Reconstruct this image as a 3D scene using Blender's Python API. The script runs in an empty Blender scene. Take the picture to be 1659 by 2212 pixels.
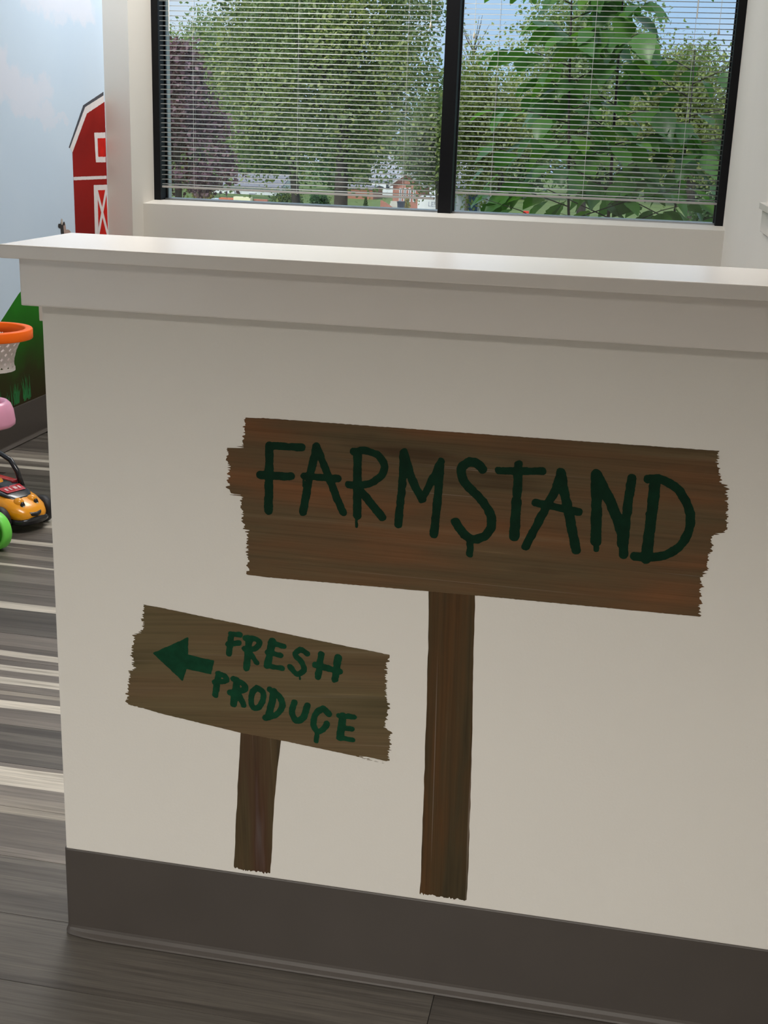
import bpy, bmesh, math, random
import numpy as np
from mathutils import Vector, Matrix
random.seed(7); rng = np.random.default_rng(7)
scene = bpy.context.scene
COL = scene.collection

# ------------------------------------------------------------------ camera
CAM = Vector((0.0, -1.58, 1.228))
cam_data = bpy.data.cameras.new('camera')
cam_data.sensor_fit = 'VERTICAL'; cam_data.sensor_height = 36.0; cam_data.lens = 43.956
cam_data.clip_start = 0.05; cam_data.clip_end = 600
cam = bpy.data.objects.new('camera', cam_data); COL.objects.link(cam)
RIGHT = Vector((0.980229, 0.194945, 0.033871)); DOWN = Vector((0.088497, -0.278835, -0.956253)); FWD = Vector((-0.176973, 0.940344, -0.290574))
cam.matrix_world = Matrix(((RIGHT.x, -DOWN.x, -FWD.x, CAM.x), (RIGHT.y, -DOWN.y, -FWD.y, CAM.y), (RIGHT.z, -DOWN.z, -FWD.z, CAM.z), (0, 0, 0, 1)))
scene.camera = cam

# ------------------------------------------------------------------ view, sky, sun
vs = scene.view_settings
vs.view_transform = 'Standard'; vs.look = 'None'; vs.gamma = 1.0; vs.use_curve_mapping = False
vs.exposure = 0.0
world = bpy.data.worlds.new('sky'); scene.world = world
world.use_nodes = True
wn = world.node_tree; wn.nodes.clear()
w_out = wn.nodes.new('ShaderNodeOutputWorld'); w_bg = wn.nodes.new('ShaderNodeBackground')
w_tc = wn.nodes.new('ShaderNodeTexCoord'); w_map = wn.nodes.new('ShaderNodeMapping'); w_map.inputs['Scale'].default_value = (1, 1, 2.6)
w_n = wn.nodes.new('ShaderNodeTexNoise'); w_n.inputs['Scale'].default_value = 2.6; w_n.inputs['Detail'].default_value = 6; w_n.inputs['Roughness'].default_value = .55
w_r = wn.nodes.new('ShaderNodeValToRGB')
w_r.color_ramp.elements[0].position = .38; w_r.color_ramp.elements[0].color = (.37, .55, .80, 1)
w_r.color_ramp.elements[1].position = .62; w_r.color_ramp.elements[1].color = (.56, .66, .80, 1)
wn.links.new(w_tc.outputs['Generated'], w_map.inputs['Vector']); wn.links.new(w_map.outputs[0], w_n.inputs['Vector'])
wn.links.new(w_n.outputs[0], w_r.inputs[0]); wn.links.new(w_r.outputs[0], w_bg.inputs[0]); wn.links.new(w_bg.outputs[0], w_out.inputs[0])
w_bg.inputs[1].default_value = 1.3
sun_d = bpy.data.lights.new('sun', 'SUN'); sun_d.energy = 3.4; sun_d.angle = math.radians(25); sun_d.color = (1, .96, .88)
sun = bpy.data.objects.new('sun', sun_d); COL.objects.link(sun)
sun.rotation_euler = Vector((-.35, -.62, .7)).to_track_quat('Z', 'Y').to_euler()
# room lamps plus one added fill: (x, y, watts); the fixtures are built round these further down
CEIL_Z = 2.74
LAMPS = [(-0.42, -3.0, 172, 122), (-0.48, 0.80, 26, 128), (-1.45, 3.45, 33, 172)]   # x, y, watts, beam spread (louvred panels); last lamp added to brighten the mural and window walls

# ------------------------------------------------------------------ helpers
MATS = {}
def nmat(name):
    m = bpy.data.materials.new(name); m.use_nodes = True; MATS[name] = m
    nt = m.node_tree; return m, nt, nt.nodes['Principled BSDF']
def node(nt, t, **kw):
    n = nt.nodes.new(t)
    for k, v in kw.items():
        if k in n.inputs: n.inputs[k].default_value = v
        else: setattr(n, k, v)
    return n
def ramp(nt, stops):
    r = nt.nodes.new('ShaderNodeValToRGB'); e = r.color_ramp.elements
    while len(e) < len(stops): e.new(.5)
    for i, (p, c) in enumerate(stops):
        e[i].position = p; e[i].color = (*c, 1) if len(c) == 3 else c
    return r
def coords(nt, scale=(1, 1, 1), rot=(0, 0, 0), loc=(0, 0, 0), kind='Object'):
    tc = nt.nodes.new('ShaderNodeTexCoord'); mp = nt.nodes.new('ShaderNodeMapping')
    mp.inputs['Scale'].default_value = scale; mp.inputs['Rotation'].default_value = rot; mp.inputs['Location'].default_value = loc
    nt.links.new(tc.outputs[kind], mp.inputs['Vector']); return mp.outputs[0]
def noise(nt, vec, scale, detail=3, rough=.5):
    n = node(nt, 'ShaderNodeTexNoise', Scale=scale, Detail=detail, Roughness=rough); nt.links.new(vec, n.inputs['Vector']); return n.outputs[0]
def mixc(nt, fac, a, b, mode='MIX'):
    m = nt.nodes.new('ShaderNodeMix'); m.data_type = 'RGBA'; m.blend_type = mode
    for s, v in ((0, fac), (6, a), (7, b)):
        if isinstance(v, (int, float)): m.inputs[s].default_value = v
        elif isinstance(v, tuple): m.inputs[s].default_value = (*v, 1)
        else: nt.links.new(v, m.inputs[s])
    return m.outputs[2]
def bump(nt, p, h, strength, dist=.001):
    b = node(nt, 'ShaderNodeBump', Strength=strength, Distance=dist); nt.links.new(h, b.inputs['Height']); nt.links.new(b.outputs[0], p.inputs['Normal'])
def plain(name, col, rough=.5, metal=0, var=.0, vscale=20, bumps=0, bscale=200, coat=0, spec=.5):
    m, nt, p = nmat(name)
    p.inputs['Roughness'].default_value = rough; p.inputs['Metallic'].default_value = metal; p.inputs['Specular IOR Level'].default_value = spec
    if coat: p.inputs['Coat Weight'].default_value = coat; p.inputs['Coat Roughness'].default_value = .08
    v = coords(nt)
    n = noise(nt, v, vscale, 4)
    d = max(var, .03)
    r = ramp(nt, [(.3, tuple(c * (1 - d) for c in col)), (.7, tuple(min(1, c * (1 + d)) for c in col))])
    nt.links.new(n, r.inputs[0]); nt.links.new(r.outputs[0], p.inputs['Base Color'])
    if bumps: bump(nt, p, noise(nt, v, bscale, 2), bumps)
    return m

def put(o, label=None, cat=None, group=None, kind=None):
    if label: o['label'] = label
    if cat: o['category'] = cat
    if group: o['group'] = group
    if kind: o['kind'] = kind
    return o
def link(o, parent=None):
    COL.objects.link(o)
    if parent is not None: o.parent = parent
    return o
def empty(name, loc=(0, 0, 0), rz=0, **kw):
    o = bpy.data.objects.new(name, None); o.empty_display_size = .1; link(o); o.location = loc; o.rotation_euler = (0, 0, rz); return put(o, **kw)
def mesh_obj(name, verts, faces, mat, parent=None, smooth=False, **kw):
    me = bpy.data.meshes.new(name); me.from_pydata([tuple(map(float, v)) for v in verts], [], [tuple(map(int, f)) for f in faces]); me.update()
    me.materials.append(MATS[mat])
    if smooth: me.polygons.foreach_set('use_smooth', [True] * len(me.polygons))
    return put(link(bpy.data.objects.new(name, me), parent), **kw)
def bm_obj(name, bm, mat, parent=None, smooth=False, **kw):
    bmesh.ops.recalc_face_normals(bm, faces=bm.faces)
    me = bpy.data.meshes.new(name); bm.to_mesh(me); bm.free(); me.materials.append(MATS[mat])
    if smooth: me.polygons.foreach_set('use_smooth', [True] * len(me.polygons))
    return put(link(bpy.data.objects.new(name, me), parent), **kw)
def data_obj(name, me, parent=None, loc=(0, 0, 0), rot=(0, 0, 0), **kw):
    o = link(bpy.data.objects.new(name, me), parent); o.location = loc; o.rotation_euler = rot; return put(o, **kw)
def add_box(bm, x0, x1, y0, y1, z0, z1, bev=0):
    vs_ = [bm.verts.new((x, y, z)) for x in (x0, x1) for y in (y0, y1) for z in (z0, z1)]
    fs = [bm.faces.new([vs_[i] for i in f]) for f in ((0, 1, 3, 2), (4, 6, 7, 5), (0, 4, 5, 1), (2, 3, 7, 6), (0, 2, 6, 4), (1, 5, 7, 3))]
    if bev:
        es = list({e for f in fs for e in f.edges}); bmesh.ops.bevel(bm, geom=es, offset=bev, segments=2, affect='EDGES', profile=.6)
def box(name, x0, x1, y0, y1, z0, z1, mat, parent=None, bev=0, **kw):
    bm = bmesh.new(); add_box(bm, x0, x1, y0, y1, z0, z1, bev); return bm_obj(name, bm, mat, parent, **kw)
def prism(bm, pts, axis, a, b):
    """extrude a 2-D outline along an axis: axis 'y' -> pts are (x,z), 'x' -> (y,z), 'z' -> (x,y)"""
    mk = {'y': lambda p, t: (p[0], t, p[1]), 'x': lambda p, t: (t, p[0], p[1]), 'z': lambda p, t: (p[0], p[1], t)}[axis]
    A = [bm.verts.new(mk(p, a)) for p in pts]; B = [bm.verts.new(mk(p, b)) for p in pts]; n = len(pts)
    bm.faces.new(A); bm.faces.new(B[::-1])
    for i in range(n): bm.faces.new([A[i], B[i], B[(i + 1) % n], A[(i + 1) % n]])
def tube(bm, pts, rad, seg=8, caps=True):
    pts = [Vector(p) for p in pts]; rings = []
    rads = rad if isinstance(rad, (list, tuple)) else [rad] * len(pts)
    up = Vector((0, 0, 1)); prev = None
    for i, p in enumerate(pts):
        t = (pts[min(i + 1, len(pts) - 1)] - pts[max(i - 1, 0)]).normalized()
        if prev is None: n = t.cross(up if abs(t.z) < .95 else Vector((1, 0, 0))).normalized()
        else: n = (prev - t * prev.dot(t)).normalized()
        prev = n; b = t.cross(n)
        rings.append([bm.verts.new(p + (n * math.cos(2 * math.pi * k / seg) + b * math.sin(2 * math.pi * k / seg)) * rads[i]) for k in range(seg)])
    for r0, r1 in zip(rings, rings[1:]):
        for k in range(seg): bm.faces.new([r0[k], r0[(k + 1) % seg], r1[(k + 1) % seg], r1[k]])
    if caps: bm.faces.new(rings[0][::-1]); bm.faces.new(rings[-1])
def lathe(bm, prof, seg=32, axis='z', origin=(0, 0, 0), close=True):
    """prof: (r, h) list; closed profile loop when close"""
    rings = []
    for k in range(seg):
        a = 2 * math.pi * k / seg; c, s = math.cos(a), math.sin(a); ring = []
        for r, h in prof:
            p = {'z': (r * c, r * s, h), 'y': (r * c, h, r * s), 'x': (h, r * c, r * s)}[axis]
            ring.append(bm.verts.new((p[0] + origin[0], p[1] + origin[1], p[2] + origin[2])))
        rings.append(ring)
    n = len(prof)
    for k in range(seg):
        a, b = rings[k], rings[(k + 1) % seg]
        for i in range(n if close else n - 1):
            j = (i + 1) % n; bm.faces.new([a[i], b[i], b[j], a[j]])

def vnoise(x, y, seed=0):
    """2-D value noise on arrays, -1..1"""
    xi, yi = np.floor(x), np.floor(y); fx, fy = x - xi, y - yi
    fx = fx * fx * (3 - 2 * fx); fy = fy * fy * (3 - 2 * fy)
    def hsh(a, b):
        s = np.sin(a * 127.1 + b * 311.7 + seed * 74.7) * 43758.5453; return (s - np.floor(s)) * 2 - 1
    return (hsh(xi, yi) * (1 - fx) + hsh(xi + 1, yi) * fx) * (1 - fy) + (hsh(xi, yi + 1) * (1 - fx) + hsh(xi + 1, yi + 1) * fx) * fy
def seg_dist(X, Y, pts):
    d = np.full(X.shape, 9.)
    for (x0, y0), (x1, y1) in zip(pts, pts[1:]):
        dx, dy = x1 - x0, y1 - y0; L = dx * dx + dy * dy + 1e-12
        t = np.clip(((X - x0) * dx + (Y - y0) * dy) / L, 0, 1); d = np.minimum(d, np.hypot(X - x0 - t * dx, Y - y0 - t * dy))
    return d
def poly_sdf(X, Y, pts):
    inside = np.zeros(X.shape, bool); P = pts + [pts[0]]
    for (x0, y0), (x1, y1) in zip(P, P[1:]):
        c = ((y0 > Y) != (y1 > Y)); xx = (x1 - x0) * (Y - y0) / (y1 - y0 + 1e-12) + x0; inside ^= c & (X < xx)
    d = seg_dist(X, Y, P); return np.where(inside, d, -d)
def catmull(pts, n=5):
    if len(pts) < 3: return pts
    out = []; P = [pts[0]] + list(pts) + [pts[-1]]
    for i in range(1, len(P) - 2):
        p0, p1, p2, p3 = (np.array(P[i + k]) for k in (-1, 0, 1, 2))
        for t in np.linspace(0, 1, n, endpoint=False):
            out.append(tuple(.5 * (2 * p1 + (p2 - p0) * t + (2 * p0 - 5 * p1 + 4 * p2 - p3) * t * t + (3 * p1 - p0 - 3 * p2 + p3) * t ** 3)))
    return out + [tuple(pts[-1])]
def field_mesh(name, fn, bounds, res, place, mat, parent, **kw):
    """paint film: the region where fn > 0 on a wall plane, outlined by marching squares"""
    u0, u1, v0, v1 = bounds; nu = int((u1 - u0) / res) + 2; nv = int((v1 - v0) / res) + 2
    us = u0 + np.arange(nu) * res; vv = v0 + np.arange(nv) * res
    U, V = np.meshgrid(us, vv, indexing='ij'); F = fn(U, V)
    F = np.where(np.abs(F) < 1e-9, 1e-9, F); F[0, :] = F[-1, :] = -1e-4; F[:, 0] = F[:, -1] = -1e-4
    verts = []; idx = {}; faces = []
    def vid(key, p):
        if key not in idx: idx[key] = len(verts); verts.append(place(*p))
        return idx[key]
    ins = F > 0
    cnt = ins[:-1, :-1].astype(int) + ins[1:, :-1] + ins[:-1, 1:] + ins[1:, 1:]
    for i, j in zip(*np.nonzero(cnt)):
        cs = ((i, j), (i + 1, j), (i + 1, j + 1), (i, j + 1)); poly = []
        for a, b in zip(cs, cs[1:] + cs[:1]):
            if ins[a]: poly.append(vid(a, (us[a[0]], vv[a[1]])))
            if ins[a] != ins[b]:
                t = F[a] / (F[a] - F[b]); key = (min(a, b), max(a, b))
                poly.append(vid(key, (us[a[0]] + t * (us[b[0]] - us[a[0]]), vv[a[1]] + t * (vv[b[1]] - vv[a[1]]))))
        if len(poly) > 2: faces.append(poly)
    return mesh_obj(name, verts, faces, mat, parent, **kw)
def bb(pts, pad): 
    xs = [p[0] for p in pts]; ys = [p[1] for p in pts]; return (min(xs) - pad, max(xs) + pad, min(ys) - pad, max(ys) + pad)

# ------------------------------------------------------------------ materials
def wall_paint(name, col, rough=.55, b=.12):
    m, nt, p = nmat(name); v = coords(nt)
    n = noise(nt, v, 1.3, 3); r = ramp(nt, [(.3, tuple(c * .97 for c in col)), (.7, tuple(c * 1.02 for c in col))]); nt.links.new(n, r.inputs[0])
    nt.links.new(r.outputs[0], p.inputs['Base Color']); p.inputs['Roughness'].default_value = rough
    bump(nt, p, noise(nt, v, 260, 2), b, .0012); return m
wall_paint('wall_paint', (.74, .70, .635))
wall_paint('trim_paint', (.74, .69, .635), .24, .03)
wall_paint('ceiling_white', (.74, .73, .71), .8, .1)
wall_paint('wall_taupe', (.30, .28, .255))  # unseen outer walls; tone darkened to cut bounce light on the half wall
plain('baseboard_rubber', (.066, .055, .047), .42, var=.05, vscale=8, bumps=.05, bscale=500)
plain('subfloor', (.03, .028, .025), .9)
plain('frame_black', (.004, .004, .005), .5, spec=.2)
plain('frame_channel', (.05, .052, .056), .35)
plain('aluminium', (.55, .57, .6), .35, metal=.6)
plain('slat_white', (.50, .51, .48), .5)
plain('rail_metal', (.40, .385, .36), .4)
plain('cord_white', (.75, .75, .72), .7)
plain('tassel_plastic', (.62, .56, .44), .4)
plain('barn_white', (.78, .74, .74), .55, var=.04, vscale=40)
plain('barn_roof', (.05, .055, .075), .5)
plain('barn_bright_red', (.56, .014, .008), .7, var=.15, vscale=30, spec=.15)
plain('goat_dark', (.02, .018, .018), .6)
plain('goat_tan', (.42, .30, .26), .6, var=.1)
plain('goat_pale', (.55, .48, .42), .6)
plain('orange_plastic', (1.0, .15, .004), .45, spec=.25)
plain('net_white', (.82, .76, .73), .45)
plain('pink_plastic', (.97, .42, .62), .32, coat=.2)
plain('lime_plastic', (.20, .82, .10), .38)
plain('lime_dark', (.05, .42, .02), .4)
plain('yellow_plastic', (.95, .37, .005), .3, coat=.4)
plain('black_plastic', (.012, .012, .014), .25, coat=.3)
plain('tyre_black', (.014, .014, .016), .55)
plain('red_decal', (.55, .04, .05), .25, coat=.5)
plain('white_decal', (.85, .6, .6), .25)
plain('headlight', (.55, .53, .42), .12, coat=1)
plain('dark_green_paint', (0.0023, 0.0203, 0.0089), .7, var=.25, vscale=60, spec=.12)
plain('bright_green_paint', (0.0038, 0.0410, 0.0175), .7, var=.25, vscale=60, spec=.12)
def emis(name, col, s):
    m, nt, p = nmat(name); p.inputs['Emission Color'].default_value = (*col, 1); p.inputs['Emission Strength'].default_value = s; p.inputs['Base Color'].default_value = (.8, .8, .8, 1); return m
emis('diffuser', (1, .96, .9), 1.6)
def painted_wood(name, tilt, stops, patch, seed, vertical=False):
    """brush-painted boards: streaks of several browns dragged along the board"""
    m, nt, p = nmat(name); s = (1, 1, 1)
    v = coords(nt, rot=(0, tilt, 0), loc=(seed, 0, seed * .37))
    mp = nt.nodes.new('ShaderNodeMapping'); mp.inputs['Scale'].default_value = (70, 1, 1.3) if vertical else (1.3, 1, 70); nt.links.new(v, mp.inputs['Vector'])
    mp2 = nt.nodes.new('ShaderNodeMapping'); mp2.inputs['Scale'].default_value = (300, 1, 4) if vertical else (4, 1, 300); nt.links.new(v, mp2.inputs['Vector'])
    mp3 = nt.nodes.new('ShaderNodeMapping'); mp3.inputs['Scale'].default_value = (24, 1, 2.5) if vertical else (2.5, 1, 15); nt.links.new(v, mp3.inputs['Vector'])
    n1 = noise(nt, mp.outputs[0], 1, 4, .6); n2 = noise(nt, mp2.outputs[0], 1, 3, .6); n3 = noise(nt, mp3.outputs[0], 1, 3, .55)
    r1 = ramp(nt, stops); nt.links.new(n1, r1.inputs[0])
    r3 = ramp(nt, patch); nt.links.new(n3, r3.inputs[0])
    c = mixc(nt, .6, r1.outputs[0], r3.outputs[0])
    hi = ramp(nt, [(.66, (0, 0, 0)), (.74, (.55, .55, .55))]); n4m = nt.nodes.new('ShaderNodeMapping'); n4m.inputs['Scale'].default_value = (190, 1, 1.6) if vertical else (1.6, 1, 190); n4m.inputs['Location'].default_value = (3.7, 0, 1.9); nt.links.new(v, n4m.inputs['Vector']); nt.links.new(noise(nt, n4m.outputs[0], 1, 2, .5), hi.inputs[0]); c = mixc(nt, hi.outputs[0], c, (.30, .24, .19))
    r2 = ramp(nt, [(.28, (.72, .72, .72)), (.5, (1, 1, 1)), (.66, (1.08, 1.08, 1.08)), (.78, (1.9, 1.95, 2.0))]); nt.links.new(n2, r2.inputs[0])
    c = mixc(nt, .75, c, r2.outputs[0], 'MULTIPLY')
    nt.links.new(c, p.inputs['Base Color']); p.inputs['Roughness'].default_value = .7; p.inputs['Specular IOR Level'].default_value = .12
    bump(nt, p, n2, .25, .0008); return m
BR = [(.25, (.045, .024, .011)), (.42, (.095, .054, .026)), (.58, (.13, .072, .034)), (.75, (.18, .125, .07))]
PA = [(.30, (.026, .018, .010)), (.42, (.10, .078, .040)), (.54, (.125, .072, .034)), (.68, (.21, .078, .028))]
painted_wood('sign_brown', math.radians(0), BR, PA, 0.0)
BR2 = [(.25, (.040, .028, .012)), (.45, (.105, .072, .036)), (.62, (.14, .098, .052)), (.78, (.24, .20, .14))]
PA2 = [(.28, (.055, .05, .022)), (.45, (.12, .092, .045)), (.6, (.125, .08, .04)), (.75, (.15, .12, .085))]
painted_wood('sign_olive', 0.1013, BR2, PA2, 3.1)
PO = [(.2, (.014, .011, .008)), (.45, (.050, .031, .015)), (.6, (.075, .042, .018)), (.78, (.12, .088, .064))]
PP = [(.3, (.012, .013, .010)), (.44, (.055, .044, .022)), (.58, (.095, .045, .016)), (.72, (.022, .022, .014))]
painted_wood('post_brown', math.radians(1.0), PO, PP, 5.3, True)
PP2 = [(.25, (.03, .022, .014)), (.45, (.08, .06, .03)), (.6, (.075, .035, .022)), (.75, (.15, .12, .12))]
painted_wood('post_dark', math.radians(2.0), PO, PP2, 9.7, True)
def mural_sky():
    m, nt, p = nmat('mural_sky'); p.inputs['Roughness'].default_value = .5
    v = coords(nt); base = ramp(nt, [(.3, (.60, .74, .90)), (.7, (.65, .785, .93))]); nt.links.new(noise(nt, v, 2.0, 3), base.inputs[0])
    # soft brushed clouds: noise-edged ellipses on the wall plane
    tc = nt.nodes.new('ShaderNodeTexCoord'); nz = node(nt, 'ShaderNodeTexNoise', Scale=14., Detail=4., Roughness=.6); nt.links.new(tc.outputs['Object'], nz.inputs['Vector'])
    off = node(nt, 'ShaderNodeVectorMath', operation='SUBTRACT'); nt.links.new(nz.outputs['Color'], off.inputs[0]); off.inputs[1].default_value = (.5, .5, .5)
    sc = node(nt, 'ShaderNodeVectorMath', operation='SCALE'); nt.links.new(off.outputs[0], sc.inputs[0]); sc.inputs['Scale'].default_value = .13
    ad = node(nt, 'ShaderNodeVectorMath', operation='ADD'); nt.links.new(tc.outputs['Object'], ad.inputs[0]); nt.links.new(sc.outputs[0], ad.inputs[1])
    acc = None
    for (y, z, ry, rz, w) in CLOUDS:
        mp = nt.nodes.new('ShaderNodeMapping'); mp.vector_type = 'TEXTURE'
        mp.inputs['Location'].default_value = (0, y, z); mp.inputs['Scale'].default_value = (1e3, ry, rz); nt.links.new(ad.outputs[0], mp.inputs['Vector'])
        ln = node(nt, 'ShaderNodeVectorMath', operation='LENGTH'); nt.links.new(mp.outputs[0], ln.inputs[0])
        mr = node(nt, 'ShaderNodeMapRange'); mr.interpolation_type = 'SMOOTHSTEP'; nt.links.new(ln.outputs['Value'], mr.inputs['Value'])
        mr.inputs['From Min'].default_value = 1.0; mr.inputs['From Max'].default_value = .55; mr.inputs['To Min'].default_value = 0; mr.inputs['To Max'].default_value = w
        if acc is None: acc = mr.outputs[0]
        else:
            mx = node(nt, 'ShaderNodeMath', operation='MAXIMUM'); nt.links.new(acc, mx.inputs[0]); nt.links.new(mr.outputs[0], mx.inputs[1]); acc = mx.outputs[0]
    c = mixc(nt, acc, base.outputs[0], (.77, .80, .91)); nt.links.new(c, p.inputs['Base Color']); bump(nt, p, noise(nt, v, 260, 2), .1, .0012)
CLOUDS = [(3.30, 1.70, .24, .10, .75), (3.56, 1.675, .20, .075, .7), (3.14, 1.665, .12, .055, .55), (3.64, 1.645, .11, .05, .6), (3.38, 1.63, .11, .05, .5), (3.20, 1.70, .14, .09, .6),
          (2.84, 1.42, .13, .10, .75), (2.93, 1.36, .15, .085, .75), (3.08, 1.33, .16, .065, .7), (3.22, 1.345, .10, .06, .6), (3.05, 1.28, .17, .05, .65), (3.2, 1.26, .13, .05, .6), (3.24, 1.225, .08, .035, .5), (3.36, 1.232, .10, .018, .5), (2.84, 1.31, .15, .04, .5),
          (2.35, 1.72, .35, .12, .7), (1.6, 1.5, .4, .12, .7), (.7, 1.85, .5, .15, .7), (2.6, 2.2, .5, .15, .7)]
mural_sky()
def grad_paint(name, stops, z0, z1, streak):
    m, nt, p = nmat(name); p.inputs['Roughness'].default_value = .7; p.inputs['Specular IOR Level'].default_value = .15
    tc = nt.nodes.new('ShaderNodeTexCoord'); sx = nt.nodes.new('ShaderNodeSeparateXYZ'); nt.links.new(tc.outputs['Object'], sx.inputs[0])
    mr = node(nt, 'ShaderNodeMapRange'); nt.links.new(sx.outputs['Z'], mr.inputs['Value']); mr.inputs['From Min'].default_value = z0; mr.inputs['From Max'].default_value = z1
    nz = noise(nt, coords(nt, (1, 8, 8)), streak, 4); ma = node(nt, 'ShaderNodeMath', operation='MULTIPLY_ADD'); nt.links.new(nz, ma.inputs[0]); ma.inputs[1].default_value = .35; ma.inputs[2].default_value = -.17
    ad = node(nt, 'ShaderNodeMath', operation='ADD'); nt.links.new(mr.outputs[0], ad.inputs[0]); nt.links.new(ma.outputs[0], ad.inputs[1])
    r = ramp(nt, stops); nt.links.new(ad.outputs[0], r.inputs[0]); nt.links.new(r.outputs[0], p.inputs['Base Color'])
grad_paint('mural_hill', [(0, (.035, .022, .008)), (.3, (.03, .038, .008)), (.65, (.016, .115, .008)), (1, (.02, .20, .012))], .15, .56, 1.2)
grad_paint('barn_red', [(0, (.23, .008, .006)), (.45, (.30, .010, .007)), (.75, (.24, .008, .006)), (1, (.33, .014, .009))], .74, 1.31, 1.5)
plain('grass_paint', (.006, .17, .035), .5, var=.4, vscale=30)
def floor_planks(name, tones):
    m, nt, p = nmat(name); tc = nt.nodes.new('ShaderNodeTexCoord'); oi = nt.nodes.new('ShaderNodeObjectInfo')
    cb = nt.nodes.new('ShaderNodeCombineXYZ')
    for k, f in enumerate((31.0, 17.0, 5.0)):
        mm = node(nt, 'ShaderNodeMath', operation='MULTIPLY'); nt.links.new(oi.outputs['Random'], mm.inputs[0]); mm.inputs[1].default_value = f; nt.links.new(mm.outputs[0], cb.inputs[k])
    ad = node(nt, 'ShaderNodeVectorMath', operation='ADD'); nt.links.new(tc.outputs['Object'], ad.inputs[0]); nt.links.new(cb.outputs[0], ad.inputs[1])
    def st(sx, sy, sc, det, rg=.55):
        mp = nt.nodes.new('ShaderNodeMapping'); mp.inputs['Scale'].default_value = (sx, sy, 1); nt.links.new(ad.outputs[0], mp.inputs['Vector']); return noise(nt, mp.outputs[0], sc, det, rg)
    grain = st(3.0, 120, 1, 5, .7); fine = st(9, 420, 1, 3, .6); wob = st(1.1, 3, 1, 2); knot = st(2.2, 26, 1, 3, .6)
    sx = nt.nodes.new('ShaderNodeSeparateXYZ'); nt.links.new(ad.outputs[0], sx.inputs[0])
    wy = node(nt, 'ShaderNodeMath', operation='MULTIPLY_ADD'); nt.links.new(wob, wy.inputs[0]); wy.inputs[1].default_value = .05; nt.links.new(sx.outputs['Y'], wy.inputs[2])
    ws_ = node(nt, 'ShaderNodeMath', operation='MULTIPLY'); nt.links.new(wy.outputs[0], ws_.inputs[0]); ws_.inputs[1].default_value = 30.0
    vo = node(nt, 'ShaderNodeTexVoronoi', voronoi_dimensions='1D', Scale=1.0); nt.links.new(ws_.outputs[0], vo.inputs['W'])
    sc_ = nt.nodes.new('ShaderNodeSeparateColor'); nt.links.new(vo.outputs['Color'], sc_.inputs[0])
    rb = ramp(nt, tones); nt.links.new(sc_.outputs[0], rb.inputs[0])
    rg = ramp(nt, [(.3, (.55, .54, .53)), (.5, (1, 1, 1)), (.72, (1.35, 1.33, 1.3))]); nt.links.new(grain, rg.inputs[0])
    rf = ramp(nt, [(.3, (.75, .74, .73)), (.5, (1, 1, 1)), (.7, (1.15, 1.15, 1.15))]); nt.links.new(fine, rf.inputs[0])
    rk = ramp(nt, [(.32, (.6, .59, .57)), (.42, (1, 1, 1))]); nt.links.new(knot, rk.inputs[0])
    c = mixc(nt, .8, rb.outputs[0], rg.outputs[0], 'MULTIPLY'); c = mixc(nt, .8, c, rf.outputs[0], 'MULTIPLY'); c = mixc(nt, .7, c, rk.outputs[0], 'MULTIPLY')
    nt.links.new(c, p.inputs['Base Color']); p.inputs['Roughness'].default_value = .42; p.inputs['Specular IOR Level'].default_value = .35
    bump(nt, p, grain, .12, .0005)
TONE = [(0, (.095, .081, .069)), (.3, (.13, .112, .096)), (.52, (.175, .152, .13)), (.64, (.25, .22, .18)), (.72, (.42, .38, .32)), (1, (.50, .455, .385))]
floor_planks('floor_plank', TONE)
floor_planks('floor_plank_plain', [(0, (.062, .053, .045)), (.4, (.078, .068, .058)), (.8, (.098, .086, .073)), (1, (.12, .106, .09))])
def glass():
    m, nt, p = nmat('window_glass'); nt.nodes.remove(p); out = nt.nodes['Material Output']
    tr = node(nt, 'ShaderNodeBsdfTransparent'); tr.inputs[0].default_value = (.93, .95, .94, 1); gl = node(nt, 'ShaderNodeBsdfGlossy', Roughness=.0); mx = nt.nodes.new('ShaderNodeMixShader')
    fr = node(nt, 'ShaderNodeFresnel', IOR=1.45); nt.links.new(fr.outputs[0], mx.inputs[0]); nt.links.new(tr.outputs[0], mx.inputs[1]); nt.links.new(gl.outputs[0], mx.inputs[2]); nt.links.new(mx.outputs[0], out.inputs[0])
glass()
def foliage(name, stops, gloss=.5, trans=.35):
    """leaf colour varies leaf by leaf (face attribute 'tone')"""
    m, nt, p = nmat(name); at = node(nt, 'ShaderNodeAttribute', attribute_name='tone'); r = ramp(nt, stops); nt.links.new(at.outputs['Fac'], r.inputs[0])
    nt.links.new(r.outputs[0], p.inputs['Base Color']); p.inputs['Roughness'].default_value = gloss
    tl = nt.nodes.new('ShaderNodeBsdfTranslucent'); mx = nt.nodes.new('ShaderNodeMixShader'); mx.inputs[0].default_value = trans
    c = mixc(nt, 1.0, r.outputs[0], (1.3, 1.5, .6), 'MULTIPLY'); nt.links.new(c, tl.inputs[0])
    nt.links.new(p.outputs[0], mx.inputs[1]); nt.links.new(tl.outputs[0], mx.inputs[2]); nt.links.new(mx.outputs[0], nt.nodes['Material Output'].inputs[0])
foliage('leaves_green', [(0, (.07, .115, .05)), (.4, (.17, .23, .095)), (.75, (.32, .36, .14)), (1, (.54, .50, .17))])
foliage('leaves_light', [(0, (.10, .16, .07)), (.5, (.22, .30, .12)), (1, (.40, .44, .18))])
foliage('leaves_yellow', [(0, (0.125, 0.175, 0.062)), (.5, (0.250, 0.300, 0.106)), (1, (0.450, 0.450, 0.175))])
foliage('leaves_purple', [(0, (.06, .026, .04)), (.5, (.16, .075, .105)), (1, (.42, .25, .29))])
foliage('leaves_dark', [(0, (0.030, 0.083, 0.030)), (1, (0.090, 0.195, 0.060))])
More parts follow.
